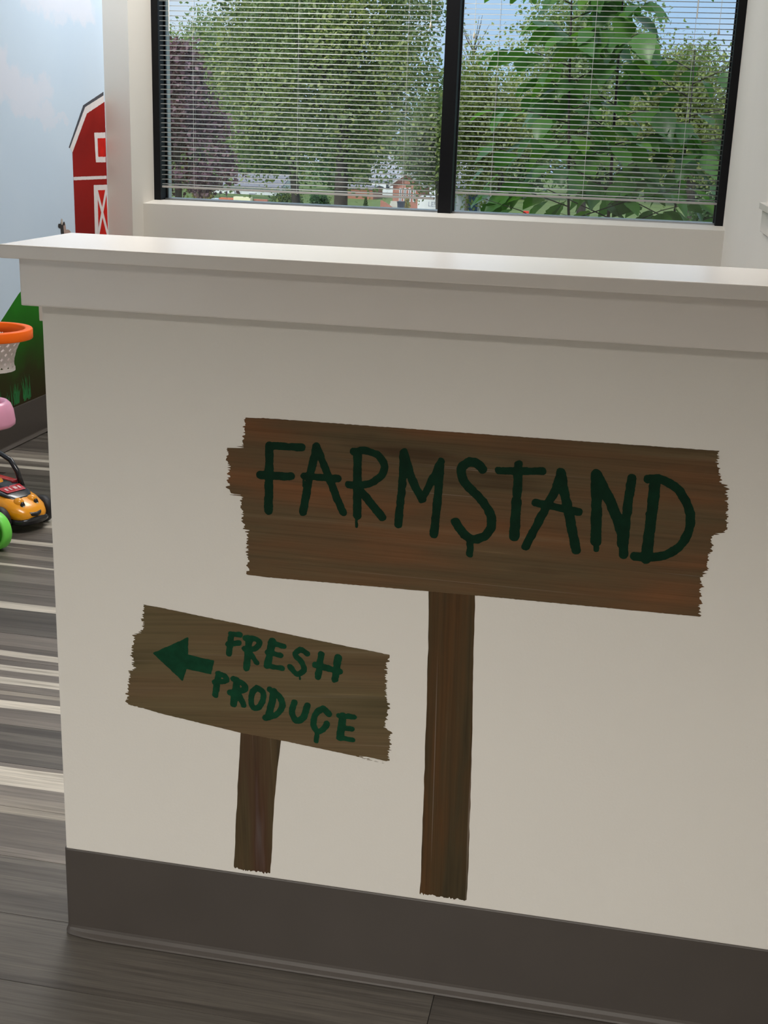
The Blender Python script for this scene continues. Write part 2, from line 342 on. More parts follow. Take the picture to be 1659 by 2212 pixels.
foliage('leaves_gold', [(0, (.25, .2, .05)), (1, (.45, .36, .10))])
def near_leaf():
    m, nt, p = nmat('near_leaf'); oi = nt.nodes.new('ShaderNodeObjectInfo'); r = ramp(nt, [(0, (.038, .10, .026)), (.5, (.075, .19, .035)), (.85, (.13, .28, .035)), (1, (.20, .34, .035))]); nt.links.new(oi.outputs['Random'], r.inputs[0])
    v = coords(nt, (3, 3, 3)); n = noise(nt, v, 6, 3); c = mixc(nt, n, r.outputs[0], (.065, .165, .035)); nt.links.new(c, p.inputs['Base Color']); p.inputs['Roughness'].default_value = .33
    tl = nt.nodes.new('ShaderNodeBsdfTranslucent'); mx = nt.nodes.new('ShaderNodeMixShader'); mx.inputs[0].default_value = .35
    c2 = mixc(nt, 1.0, c, (1.6, 2.0, .7), 'MULTIPLY'); nt.links.new(c2, tl.inputs[0]); nt.links.new(p.outputs[0], mx.inputs[1]); nt.links.new(tl.outputs[0], mx.inputs[2]); nt.links.new(mx.outputs[0], nt.nodes['Material Output'].inputs[0])
near_leaf()
plain('bark', (.055, .045, .038), .9, var=.3, vscale=6, bumps=.4, bscale=20)
plain('bark_pale', (.16, .14, .12), .9, var=.3, vscale=6)
plain('stem_dark', (.035, .025, .02), .7, var=.3, vscale=30)
plain('lawn', (.115, .165, .04), .95, var=.25, vscale=.6)
plain('road_concrete', (.55, .52, .46), .9, var=.08, vscale=1.5)
plain('siding_white', (.80, .81, .84), .7, var=.03, vscale=3)
plain('siding_grey', (.36, .36, .42), .8, var=.05, vscale=3)
plain('roof_light', (.50, .50, .48), .85, var=.08, vscale=4)
plain('roof_dark', (.25, .24, .27), .85, var=.08, vscale=4)
plain('brick_red', (.40, .17, .12), .9, var=.2, vscale=6)
plain('brick_orange', (.55, .18, .10), .9, var=.12, vscale=6)
plain('cream_paint', (.80, .76, .50), .6)
plain('pale_blue_paint', (.55, .62, .72), .6)
plain('door_blue', (.05, .10, .24), .4)
plain('bin_navy', (.015, .02, .045), .4)
plain('red_paint', (.75, .05, .03), .4)
plain('dark_glass', (.06, .07, .08), .1)
plain('grey_mark', (.42, .44, .55), .6)

# ------------------------------------------------------------------ the room
XM = -2.314; YC = 3.803; XN = -2.199; YN = 3.932; YF = 4.07; XR = .366; WT = .14; YOUT = 4.30
SILL = .888; WTOP = 2.42; XBACK = 4.2; YBACK = -6.2
floor = box('floor', XM - .12, XBACK + .12, YBACK - .12, YOUT, -.06, -.004, 'subfloor', kind='structure', label='grey brown wood-look plank floor', cat='floor')
# individual planks, laid along the half wall, as far as the frame can see
PW, PL = .1524, 1.219
pb = bmesh.new(); add_box(pb, 0, PL - .0012, 0, PW - .0012, -.004, 0)
bmesh.ops.recalc_face_normals(pb, faces=pb.faces); pm = bpy.data.meshes.new('plank'); pb.to_mesh(pm); pb.free(); pm.materials.append(MATS['floor_plank'])
pm2 = pm.copy(); pm2.materials[0] = MATS['floor_plank_plain']   # planks printed without the cream strips
row = 0; y = -1.35
prs = random.Random(3); n_pl = 0
while y < 3.9:
    offx = prs.random() * PL
    x = XM - offx
    xmax = 1.0
    while x < xmax:
        if x + PL > XM + .2 and x < xmax and y + PW < YC + .05:
            x0 = x
            if x0 < XM or y < YC:
                data_obj('plank', pm2 if (y < .10 or prs.random() < .22) else pm, floor, (x0, y, 0)); n_pl += 1
        x += PL
    y += PW
# the rest of the outer room's floor, out of view, shares the plank material in one slab
box('floor_field', XM, XBACK, YBACK, -1.351, -.004, -.0002, 'floor_plank', floor, kind='stuff')
box('floor_field', .95, XBACK, -1.351, YC, -.004, -.0002, 'floor_plank', floor, kind='stuff')
box('ceiling', XM - .12, XBACK + .12, YBACK - .12, YOUT, CEIL_Z, CEIL_Z + .1, 'ceiling_white', kind='structure', label='plain white ceiling', cat='ceiling')
wl = box('wall_left', XM - .12, XM, YBACK - .12, YOUT, -.06, CEIL_Z, 'mural_sky', kind='structure', label='left wall painted with a pale blue sky, a red barn and a green hill', cat='wall')
box('wall_back', XM, XBACK, YBACK - .12, YBACK, -.06, CEIL_Z, 'wall_taupe', kind='structure', label='plain wall at the far end of the waiting room', cat='wall')
box('wall_right', XBACK, XBACK + .12, YBACK, YOUT, -.06, CEIL_Z, 'wall_taupe', kind='structure', label='plain outer wall beyond the half walls', cat='wall')
# window wall: column, recessed panel under the sill, header, and the run beyond the stub wall
ww = empty('wall_window', (0, 0, 0), kind='structure', label='off-white wall around and below the black framed window', cat='wall')
box('column', XM, XN, YC, YOUT, -.06, CEIL_Z, 'wall_paint', ww)
bm = bmesh.new(); prism(bm, [(YN, -.06), (YOUT, -.06), (YOUT, SILL + .006), (YF, SILL + .004), (YN, SILL - .006)], 'x', XN, XR); bm_obj('panel', bm, 'wall_paint', ww)
box('header', XN, XR, YN, YOUT, WTOP, CEIL_Z, 'wall_paint', ww)
box('pier', XR + WT, XBACK, YN, YOUT, -.06, CEIL_Z, 'wall_paint', ww)
box('wall_stub', XR, XR + WT, 2.2, YOUT, -.06, CEIL_Z, 'wall_paint', kind='structure', label='full-height white wall at the right end of the window', cat='wall')

# window
win = empty('window_1', (0, 0, 0), kind='structure', label='black framed two-pane window with daylight behind', cat='window')
def frame_bar(name, x0, x1, z0, z1): return box(name, x0, x1, YF, 4.175, z0, z1, 'frame_black', win, .0015)
frame_bar('jamb', XN, XN + .032, SILL - .003, WTOP); frame_bar('jamb', XR - .034, XR, SILL, WTOP); frame_bar('mullion', -.870, -.812, SILL, WTOP)
frame_bar('head_rail', XN, XR, WTOP - .04, WTOP)
for x0, x1 in ((XN + .032, -.870), (-.812, XR - .034)):
    box('bottom_rail', x0, x1, 4.125, 4.165, SILL, SILL + .011, 'aluminium', win, .001)
    box('glazing_bead', x0, x0 + .006, 4.148, 4.16, SILL + .011, WTOP - .04, 'frame_channel', win)
    box('glazing_bead', x1 - .006, x1, 4.148, 4.16, SILL + .011, WTOP - .04, 'frame_channel', win)
    box('pane', x0, x1, 4.150, 4.154, SILL + .011, WTOP - .04, 'window_glass', win)

# ------------------------------------------------------------------ half walls with cap and trim
XW = -.779; CAPT = 1.0704; CAPB = 1.0525; BANDB = .989; WD = .143; OC = .038; OB = .020
wf = empty('wall_front', (0, 0, 0), kind='structure', label='off-white half wall with a ledge, painted with two wooden farm stand signs', cat='half wall')
XE = XR + WT
box('wall_body', XW, XE, 0, WD, 0, CAPB - .001, 'wall_paint', wf, .0015)
def moulding(name, o, z0, z1, bev):
    box(name, XW - o, XE + o, -o, WD + o, z0, z1, 'trim_paint', wf, bev)
moulding('trim_board', OB, BANDB, CAPB, .0022); moulding('ledge_cap', OC, CAPB, CAPT, .0016)
ws = empty('wall_side', (0, 0, 0), kind='structure', label='off-white half wall with a ledge, meeting the full-height wall by the window', cat='half wall')
box('wall_body', XR, XE, WD, 2.2, 0, CAPB - .001, 'wall_paint', ws)
box('trim_board', XR - .010, XE + .02, WD + OC, 2.285, BANDB, CAPB, 'trim_paint', ws, .002)
box('ledge_cap', XR - .019, XE + .038, WD + OC, 2.296, CAPB, CAPT, 'trim_paint', ws, .0016)

def cove_base(name, path, mat='baseboard_rubber', toe=None, **kw):
    """rubber cove base swept along a floor path; the outward side is to the right of the path direction"""
    prof = [(.0, .152), (.0022, .152), (.003, .1505), (.003, .0165), (.0042, .0125), (.0085, .0090), (.0145, .0058), (.0165, .0042), (.0160, .0024), (.0, .0018)]
    P = [Vector((p[0], p[1], 0)) for p in path]; rings = []
    for i, p in enumerate(P):
        d0 = (P[i] - P[i - 1]).normalized() if i else (P[1] - P[0]).normalized(); d1 = (P[i + 1] - P[i]).normalized() if i < len(P) - 1 else d0
        n0 = Vector((d0.y, -d0.x, 0)); n1 = Vector((d1.y, -d1.x, 0)); n = (n0 + n1).normalized(); n = n / max(.5, n.dot(n0))
        k_ = toe[i] if toe else 1.0; rings.append([tuple(p + n * (d if d <= .003 else .003 + (d - .003) * k_) + Vector((0, 0, z))) for d, z in prof])
    verts = [v for r in rings for v in r]; m = len(prof); faces = []
    for i in range(len(rings) - 1):
        for k in range(m - 1): faces.append((i * m + k, (i + 1) * m + k, (i + 1) * m + k + 1, i * m + k + 1))
    faces += [tuple(range(m))[::-1], tuple((len(rings) - 1) * m + k for k in range(m))]
    bm = bmesh.new(); V = [bm.verts.new(v) for v in verts]
    for f in faces: bm.faces.new([V[i] for i in f])
    return bm_obj(name, bm, mat, **kw)
r_ = .004
arc = [(XW + r_ * (1 - math.cos(a)), -0.0 + r_ * (1 - math.sin(a))) for a in np.linspace(0, math.pi / 2, 7)]
arc = [(XW - .0005, y_) if k == 0 else (x_, y_ - .0005) for k, (x_, y_) in enumerate(arc)]
cove_base('baseboard_front', [(XW - .0005, WD)] + arc + [(XW + q, -.0005) for q in (.012, .025, .045, .07)] + [(XE, -.0005)], toe=[.25] + [.25] * 4 + [.35, .42, .5] + [.62, .78, .92, 1.0] + [1.0], kind='structure', label='dark grey rubber cove base along the foot of the painted half wall', cat='baseboard')
cove_base('baseboard_left', [(XM + .0002, -2.5), (XM + .0002, YC)], kind='structure', label='dark grey rubber cove base under the mural wall', cat='baseboard')
cove_base('baseboard_window', [(XR, YN - .0002), (XN, YN - .0002)][::-1], kind='structure', label='dark grey rubber cove base below the window', cat='baseboard')

# ------------------------------------------------------------------ painted signs on the half wall (flat paint films)
FARM = [('F', [(0.01202, [(-0.4575, 0.8185), (-0.4578, 0.7737), (-0.4581, 0.7266)]), (0.01064, [(-0.4575, 0.8183), (-0.4125, 0.8198)]), (0.01156, [(-0.4704, 0.7765), (-0.4271, 0.7783)])]), ('A', [(0.0111, [(-0.392, 0.8227), (-0.396, 0.803), (-0.404, 0.763), (-0.4094, 0.7297)]), (0.01064, [(-0.392, 0.8227), (-0.3762, 0.7851), (-0.354, 0.734)]), (0.01017, [(-0.4082, 0.7802), (-0.361, 0.781)]), (0.00393, [(-0.4088, 0.7779), (-0.4091, 0.7665)])]), ('R', [(0.01202, [(-0.3356, 0.8188), (-0.3349, 0.7778), (-0.3342, 0.7318)]), (0.00393, [(-0.3359, 0.7317), (-0.3344, 0.7159)]), (0.01017, [(-0.3412, 0.82), (-0.3257, 0.8226), (-0.3086, 0.8178), (-0.2993, 0.8057), (-0.3014, 0.7926), (-0.3138, 0.7801), (-0.3317, 0.7737), (-0.3472, 0.7737)]), (0.01156, [(-0.3305, 0.7673), (-0.3, 0.7328)])]), ('M', [(0.0111, [(-0.274, 0.8239), (-0.2737, 0.7896), (-0.2774, 0.7239)]), (0.01202, [(-0.273, 0.8239), (-0.261, 0.7886), (-0.2462, 0.7629)]), (0.01017, [(-0.2462, 0.7629), (-0.2348, 0.7887), (-0.2231, 0.8164)]), (0.01156, [(-0.2243, 0.811), (-0.2249, 0.7788), (-0.2283, 0.7154)])]), ('S', [(0.01233, [(-0.1678, 0.8107), (-0.1774, 0.818), (-0.1877, 0.8178), (-0.1958, 0.8089), (-0.1919, 0.7929), (-0.1802, 0.78), (-0.1659, 0.7673), (-0.1538, 0.7492), (-0.1528, 0.7313), (-0.1625, 0.7175), (-0.1753, 0.7136), (-0.1867, 0.7184), (-0.2001, 0.7352)]), (0.00959, [(-0.179, 0.7126), (-0.1785, 0.6925)])]), ('T', [(0.00991, [(-0.147, 0.8105), (-0.0902, 0.8143)]), (0.0114, [(-0.1219, 0.8208), (-0.1211, 0.7949), (-0.1209, 0.7583)]), (0.01338, [(-0.1211, 0.7721), (-0.1208, 0.7224)])]), ('A', [(0.0114, [(-0.0664, 0.8143), (-0.0713, 0.7925), (-0.0898, 0.7474), (-0.1049, 0.71)]), (0.01288, [(-0.0664, 0.8143), (-0.0602, 0.7889), (-0.0483, 0.7467), (-0.0391, 0.7118)]), (0.01041, [(-0.0963, 0.7713), (-0.0694, 0.7676), (-0.0399, 0.764)])]), ('N', [(0.01387, [(-0.0215, 0.8159), (-0.0171, 0.7679), (-0.0145, 0.7258)]), (0.00743, [(-0.0145, 0.7258), (-0.0131, 0.7144)]), (0.01437, [(-0.0204, 0.8149), (0.0008, 0.7786), (0.0167, 0.7437), (0.0204, 0.7258)]), (0.01189, [(0.0238, 0.8147), (0.0217, 0.7715), (0.0224, 0.711)])]), ('D', [(0.01437, [(0.0536, 0.8157), (0.0531, 0.7653), (0.052, 0.7087)]), (0.01189, [(0.0446, 0.8156), (0.0609, 0.8164), (0.0818, 0.806), (0.0977, 0.7829), (0.1027, 0.761), (0.0965, 0.7366), (0.0809, 0.7191), (0.0614, 0.7114), (0.0364, 0.7108)])])]
FRESH = [('F', [(0.00885, [(-0.5111, 0.5389), (-0.515, 0.5079)]), (0.0078, [(-0.5124, 0.5396), (-0.4986, 0.539)]), (0.00833, [(-0.5168, 0.5234), (-0.5006, 0.5266)])]), ('R', [(0.01041, [(-0.4851, 0.5346), (-0.4871, 0.5106), (-0.4891, 0.4886)]), (0.00885, [(-0.4908, 0.535), (-0.476, 0.5357), (-0.47, 0.5294), (-0.4772, 0.5204), (-0.4915, 0.5188)]), (0.0078, [(-0.4829, 0.5125), (-0.474, 0.4986)])]), ('E', [(0.01093, [(-0.4514, 0.5342), (-0.4579, 0.4964)]), (0.0078, [(-0.454, 0.532), (-0.4339, 0.529)]), (0.00833, [(-0.4585, 0.5167), (-0.4389, 0.5149)]), (0.0078, [(-0.4594, 0.4963), (-0.4361, 0.495)])]), ('S', [(0.00885, [(-0.4, 0.5217), (-0.4098, 0.5262), (-0.4173, 0.5183), (-0.4079, 0.5078), (-0.4047, 0.4961), (-0.4143, 0.4886), (-0.4248, 0.4985)]), (0.0026, [(-0.4102, 0.4886), (-0.4101, 0.4813)])]), ('H', [(0.00989, [(-0.3796, 0.5227), (-0.384, 0.4877)]), (0.01093, [(-0.3554, 0.5208), (-0.359, 0.4875)]), (0.00989, [(-0.3882, 0.5056), (-0.3524, 0.5002)])]), ('P', [(0.00989, [(-0.5309, 0.4753), (-0.5359, 0.4409)]), (0.00833, [(-0.5323, 0.4757), (-0.5212, 0.4724), (-0.5196, 0.4651), (-0.5371, 0.4613)])]), ('R', [(0.01093, [(-0.5033, 0.4677), (-0.5081, 0.4305)]), (0.00885, [(-0.5091, 0.4697), (-0.4933, 0.4634), (-0.4919, 0.4547), (-0.5133, 0.4477)]), (0.00885, [(-0.5006, 0.4465), (-0.4932, 0.4302)])]), ('O', [(0.00885, [(-0.4736, 0.4603), (-0.4649, 0.4545), (-0.4643, 0.4422), (-0.4703, 0.4303), (-0.4782, 0.4288), (-0.4822, 0.4371), (-0.4806, 0.4512), (-0.4736, 0.4603)])]), ('D', [(0.01093, [(-0.4482, 0.458), (-0.4552, 0.4169)]), (0.00937, [(-0.454, 0.46), (-0.4403, 0.4507), (-0.4355, 0.4375), (-0.4432, 0.4227), (-0.4605, 0.4143)])]), ('U', [(0.00937, [(-0.4181, 0.4447), (-0.421, 0.4269), (-0.4138, 0.4159), (-0.404, 0.4227), (-0.3987, 0.4422)])]), ('C', [(0.00937, [(-0.3667, 0.4325), (-0.3759, 0.4396), (-0.386, 0.43), (-0.3888, 0.413), (-0.3819, 0.4034), (-0.3727, 0.4096), (-0.3697, 0.4169)]), (0.00676, [(-0.3832, 0.4027), (-0.3844, 0.3871)])]), ('E', [(0.01145, [(-0.3464, 0.4324), (-0.3496, 0.3974)]), (0.00833, [(-0.3515, 0.4317), (-0.3303, 0.4328)]), (0.00833, [(-0.3477, 0.4129), (-0.333, 0.4132)]), (0.0078, [(-0.3507, 0.3972), (-0.3305, 0.3963)])])]
ARROW = [(-0.6287, 0.4953), (-0.5768, 0.5252), (-0.5777, 0.4986), (-0.5385, 0.4942), (-0.5426, 0.4739), (-0.5801, 0.4777), (-0.5857, 0.4584)]
BOARD_A = [(-0.4922, 0.8558), (-0.1844, 0.8573), (0.1279, 0.8594), (0.1293, 0.839), (0.1355, 0.8184), (0.143, 0.8148), (0.1485, 0.7656), (0.1466, 0.7539), (0.1328, 0.7479), (0.131, 0.7164), (0.1316, 0.7), (0.1221, 0.6901), (0.1262, 0.6791), (0.1278, 0.636), (-0.1722, 0.634), (-0.4884, 0.6295), (-0.4899, 0.679), (-0.4866, 0.6928), (-0.4942, 0.6968), (-0.4976, 0.7445), (-0.5132, 0.7457), (-0.5165, 0.7573), (-0.5163, 0.8096), (-0.4954, 0.8152)]
BOARD_B = [(-0.6429, 0.57), (-0.2817, 0.5333), (-0.2858, 0.5105), (-0.2857, 0.4702), (-0.2802, 0.4573), (-0.284, 0.4216), (-0.2755, 0.4169), (-0.2783, 0.3669), (-0.437, 0.3815), (-0.4979, 0.3855), (-0.673, 0.4074), (-0.6679, 0.4615), (-0.661, 0.4652), (-0.6632, 0.4928), (-0.6581, 0.5223), (-0.6459, 0.5291)]
POST_A = [(-0.2319, 0.638), (-0.168, 0.6381), (-0.1661, 0.5573), (-0.1603, 0.4178), (-0.1563, 0.2715), (-0.1537, 0.1608), (-0.2236, 0.161), (-0.2248, 0.2988), (-0.2263, 0.409), (-0.2286, 0.55)]
POST_B = [(-0.4977, 0.3913), (-0.4364, 0.3846), (-0.4408, 0.3452), (-0.4465, 0.273), (-0.4507, 0.1582), (-0.4889, 0.1576), (-0.5085, 0.1601), (-0.5019, 0.3067)]
def on_front(off): return lambda u, v: (u, -off, v)
def board_fn(pts, tilt, seed, xl, xr, amp=.0085):
    c, s = math.cos(tilt), math.sin(tilt)
    def fn(U, V):
        A = U * c - V * s * -1 * -1; across = U * s + V * c
        end = np.clip(np.maximum((xl + .05 - U), (U - (xr - .055))) / .02, 0, 1)
        sg = np.where(U < (xl + xr) / 2, 1, -1)
        jag = vnoise(across * 950, U * 6, seed) * .62 + vnoise(across * 380, U * 4, seed + 3) * .38
        return poly_sdf(U, V, pts) + end * amp * (jag - .12) * .6 + vnoise(U * 300, V * 300, seed + 9) * .0003
    return fn
def letters(parent, data, mat, off, seed):
    for k, (ch, strokes) in enumerate(data):
        allp = [p for w, pts in strokes for p in pts]; wm = max(w for w, _ in strokes)
        S = [(w, catmull(pts)) for w, pts in strokes]
        def fn(U, V, S=S, k=k):
            d = np.full(U.shape, 9.)
            wob = vnoise(U * 160, V * 160, seed + k) * .0007 + vnoise(U * 480, V * 480, seed + k + 40) * .00035
            for w, pts in S: d = np.minimum(d, seg_dist(U, V, pts) - w / 2)
            return -(d) + wob
        field_mesh('letter', fn, bb(allp, wm), .0011, on_front(off), mat, parent)
def post_fn(pts, seed):
    zb = min(p[1] for p in pts)
    return lambda U, V: poly_sdf(U, V, pts) + vnoise(U * 350, V * 60, seed) * .0006 + np.clip((zb + .02 - V) / .02, 0, 1) * .003 * vnoise(U * 600, V * 10, seed + 2)
field_mesh('painted_post', post_fn(POST_A, 1), bb(POST_A, .004), .0016, on_front(.0002), 'post_brown', wf, label='tall dark brown painted post under the FARMSTAND board')
field_mesh('painted_post', post_fn(POST_B, 5), bb(POST_B, .004), .0016, on_front(.0002), 'post_dark', wf, label='short dark brown painted post under the FRESH PRODUCE board')
sa = field_mesh('painted_signboard', board_fn(BOARD_A, -0.0058, 2, min(p[0] for p in BOARD_A), max(p[0] for p in BOARD_A)), bb(BOARD_A, .008), .0011, on_front(.0004), 'sign_brown', wf, label='large reddish brown painted board with FARMSTAND in dark green brush letters')
sb = field_mesh('painted_signboard', board_fn(BOARD_B, 0.1013, 7, min(p[0] for p in BOARD_B), max(p[0] for p in BOARD_B)), bb(BOARD_B, .008), .0011, on_front(.0004), 'sign_olive', wf, label='smaller tilted olive brown painted board with an arrow and FRESH PRODUCE in green')
letters(sa, FARM, 'dark_green_paint', .0006, 11)
letters(sb, FRESH, 'bright_green_paint', .0006, 60)
field_mesh('arrow', lambda U, V: poly_sdf(U, V, ARROW) + .001 + vnoise(U * 260, V * 260, 4) * .0005, bb(ARROW, .004), .0012, on_front(.0006), 'bright_green_paint', sb)

# ------------------------------------------------------------------ mural on the left wall
def on_left(off): return lambda u, v: (XM + off, u, v)
def flat(name, pts, mat, parent, off, seed=0, wob=.0006, res=.004, **kw):
    return field_mesh(name, lambda U, V: poly_sdf(U, V, pts) + vnoise(U * 120, V * 120, seed) * wob, bb(pts, res * 2), res, on_left(off), mat, parent, **kw)
HILL = [(1.0, .02), (1.0, .10), (1.7, .16), (2.05, .23), (2.346, .335), (2.6166, .4262), (2.7647, .4927), (2.8587, .5462), (2.9229, .582), (3.0448, .6315), (3.213, .674), (3.45, .70), (YC, .71), (YC, .02)]
flat('painted_hill', HILL, 'mural_hill', wl, .0002, 1, res=.012, label='painted green hill darkening to brown at its foot')
barn = flat('painted_barn', [(3.454, 1.1055), (3.6102, 1.2612), (3.7985, 1.314), (3.8015, .62), (3.4556, .62)], 'barn_red', wl, .0004, 2, label='painted red barn with white trim and a dark gambrel roof')
flat('painted_roof', [(3.4187, 1.1223), (3.5755, 1.2926), (3.7901, 1.3541), (3.7889, 1.3387), (3.5941, 1.2858), (3.4315, 1.1214)], 'barn_roof', barn, .0006, 3, res=.0025)
flat('painted_trim', [(3.4285, 1.1236), (3.5863, 1.287), (3.7928, 1.3411), (3.7904, 1.3107), (3.6101, 1.2603), (3.4538, 1.1033)], 'barn_white', barn, .0005, 4, res=.0025)
w_ = flat('painted_window', [(3.679, 1.1831), (3.7954, 1.1852), (3.7919, 1.0589), (3.6868, 1.0605)], 'barn_white', barn, .0006, 5, res=.0025)
flat('painted_pane', [(3.7114, 1.1604), (3.796, 1.1615), (3.7924, 1.0823), (3.7124, 1.0832)], 'barn_bright_red', barn, .0008, 6, res=.0025)
flat('painted_band', [(3.4538, 1.0055), (3.7962, 1.002), (3.7952, 0.9884), (3.4547, 0.9918)], 'barn_white', barn, .0006, 7, res=.0025)
flat('painted_door', [(3.6555, .9663), (3.799, .9632), (3.8015, .62), (3.6508, .62)], 'barn_white', barn, .0006, 8, res=.0025)
flat('painted_door_panel', [(3.6941, .9436), (3.789, .9407), (3.7985, .64), (3.688, .64)], 'barn_bright_red', barn, .0008, 9, res=.0025)
for a, b, o_ in (((3.684, .945), (3.792, .745), .001), ((3.789, .945), (3.682, .745), .0012)):
    field_mesh('painted_brace', lambda U, V, a=a, b=b: .0105 - seg_dist(U, V, [a, b]), bb([a, b], .02), .0025, on_left(o_), 'barn_white', barn)
flat('painted_fence_post', [(3.086, .52), (3.122, .517), (3.1165, .4523), (3.0873, .4561)], 'goat_pale', wl, .0006, 10, res=.003, label='cream painted fence post on the hill')
goat = field_mesh('painted_goat', lambda U, V: np.maximum(np.maximum(.036 - np.hypot((U - 3.375) * .8, V - .760), .017 - seg_dist(U, V, [(3.345, .810), (3.356, .76)])), .011 - seg_dist(U, V, [(3.33, .70), (3.335, .76)])), (3.28, 3.45, .66, .86), .0025, on_left(.0006), 'goat_tan', wl, label='small painted tan animal with a dark head beside the barn')
field_mesh('painted_head', lambda U, V: np.maximum(np.maximum(.014 - seg_dist(U, V, [(3.326, .818), (3.330, .775)]), .009 - seg_dist(U, V, [(3.300, .816), (3.318, .812)])), .008 - np.hypot(U - 3.347, V - .822)), (3.28, 3.37, .76, .85), .002, on_left(.0008), 'goat_dark', goat)
field_mesh('painted_horn', lambda U, V: .008 - seg_dist(U, V, [(3.328, .826), (3.327, .835)]), (3.30, 3.35, .81, .85), .002, on_left(.0010), 'goat_pale', goat)
gr = random.Random(5)
for cx, n, hh in ((2.862, 22, .10), (2.945, 16, .115), (2.78, 8, .07), (2.70, 10, .09), (2.5, 10, .09), (2.3, 10, .1)):
    def tuft(U, V, cx=cx, n=n, hh=hh):
        r = random.Random(cx); F = np.full(U.shape, -9.)
        for _ in range(n):
            b0 = cx + r.gauss(0, .016); tp = b0 + r.gauss(0, .014); h0 = .158 + r.random() * .012; h1 = h0 + hh * (.35 + .65 * r.random())
            t = np.clip((V - h0) / (h1 - h0), 0, 1); F = np.maximum(F, np.where((V > h0) & (V < h1), .0042 * (1 - t) - np.abs(U - (b0 + (tp - b0) * t * t)), -9.))
        return F
    field_mesh('painted_grass', tuft, (cx - .06, cx + .06, .15, .31), .0016, on_left(.0006), 'grass_paint', wl)

# ------------------------------------------------------------------ mini blinds
def slat_mesh(L):
    n = 5; W_ = .0245; tilt = .17; verts = []; faces = []
    for x in (0, L):
        for s, th in ((0, .0), (1, -.0005)):
            for k in range(n):
                t = k / (n - 1) - .5; yy = t * W_; zz = .0016 * (1 - 4 * t * t) + th
                verts.append((x, yy * math.cos(tilt) - zz * math.sin(tilt), yy * math.sin(tilt) + zz * math.cos(tilt)))
    m = 2 * n
    for k in range(n - 1):
        faces.append((k, m + k, m + k + 1, k + 1)); faces.append((n + k, n + k + 1, m + n + k + 1, m + n + k))
    faces += [(0, n, m + n, m), (n - 1, m + n - 1, m + 2 * n - 1, 2 * n - 1)]
    faces += [tuple(range(n)) + tuple(range(2 * n - 1, n - 1, -1)), tuple(m + k for k in range(n))[::-1] + tuple(range(m + n, m + 2 * n))]
    me = bpy.data.meshes.new('slat'); me.from_pydata(verts, [], faces); me.update(); me.materials.append(MATS['slat_white'])
    me.polygons.foreach_set('use_smooth', [True] * len(me.polygons)); return me
YB = 4.098; PITCH = .02075
def blind(x0, x1, zb, ladders, label, wand, cords):
    b = empty('window_blind', (x0, YB, zb), label=label, cat='blind', group='mini blinds in the window')
    me = slat_mesh(x1 - x0); n = int((WTOP - .075 - zb - .012) / PITCH)
    for k in range(n):
        data_obj('slat', me, b, (0, random.uniform(-.0006, .0006), .0125 + k * PITCH), (random.uniform(-.012, .012), 0, 0))
    L = x1 - x0
    bmm = bmesh.new(); add_box(bmm, 0, L, -.012, .012, -.0055, .0045, .002); bm_obj('bottom_rail', bmm, 'rail_metal', b)
    bmm = bmesh.new(); add_box(bmm, 0, L, -.0135, .0135, WTOP - .072 - zb, WTOP - .042 - zb, .001); bm_obj('head_rail', bmm, 'slat_white', b)
    for x in ladders:
        for yy in (-.0128, .0128):
            bmm = bmesh.new(); tube(bmm, [(x - x0, yy, 0), (x - x0, yy, WTOP - .06 - zb)], .0006, 5); bm_obj('ladder_cord', bmm, 'cord_white', b)
        bmm = bmesh.new(); lathe(bmm, [(.0, -.0075), (.005, -.0075), (.005, -.0055), (.0, -.0055)], 10, 'z', (x - x0, 0, 0), False); bm_obj('cord_button', bmm, 'tassel_plastic', b)
    wx, wz = wand
    bmm = bmesh.new(); tube(bmm, [(wx - x0, -.021, wz - zb), (wx - x0, -.021, WTOP - .06 - zb)], .0026, 6); bm_obj('tilt_wand', bmm, 'cord_white', b)
    for cx, cz in cords:
        bmm = bmesh.new(); tube(bmm, [(cx - x0, -.019, cz - zb), (cx - x0 + .004, -.019, WTOP - .06 - zb)], .0011, 5); c = bm_obj('lift_cord', bmm, 'cord_white', b)
        bmm = bmesh.new(); lathe(bmm, [(.0, .0), (.0018, 0), (.0055, -.018), (.0045, -.026), (0, -.027)], 10, 'z', (cx - x0, -.019, cz - zb), False); bm_obj('tassel', bmm, 'tassel_plastic', c, True)
    return b
blind(-2.167, -0.891, 0.953, [-2.01, -1.522, -1.034], 'white mini blind in the pane beside the mural wall, bottom rail hanging lower', (-2.117, 1.626), [(-0.937, 1.686)])
blind(-0.797, 0.334, 0.983, [-0.641, -0.238, 0.17], 'white mini blind in the pane beside the full-height wall, in front of big leaves', (0.172, 1.72), [(-0.747, 1.649), (0.265, 1.683)])


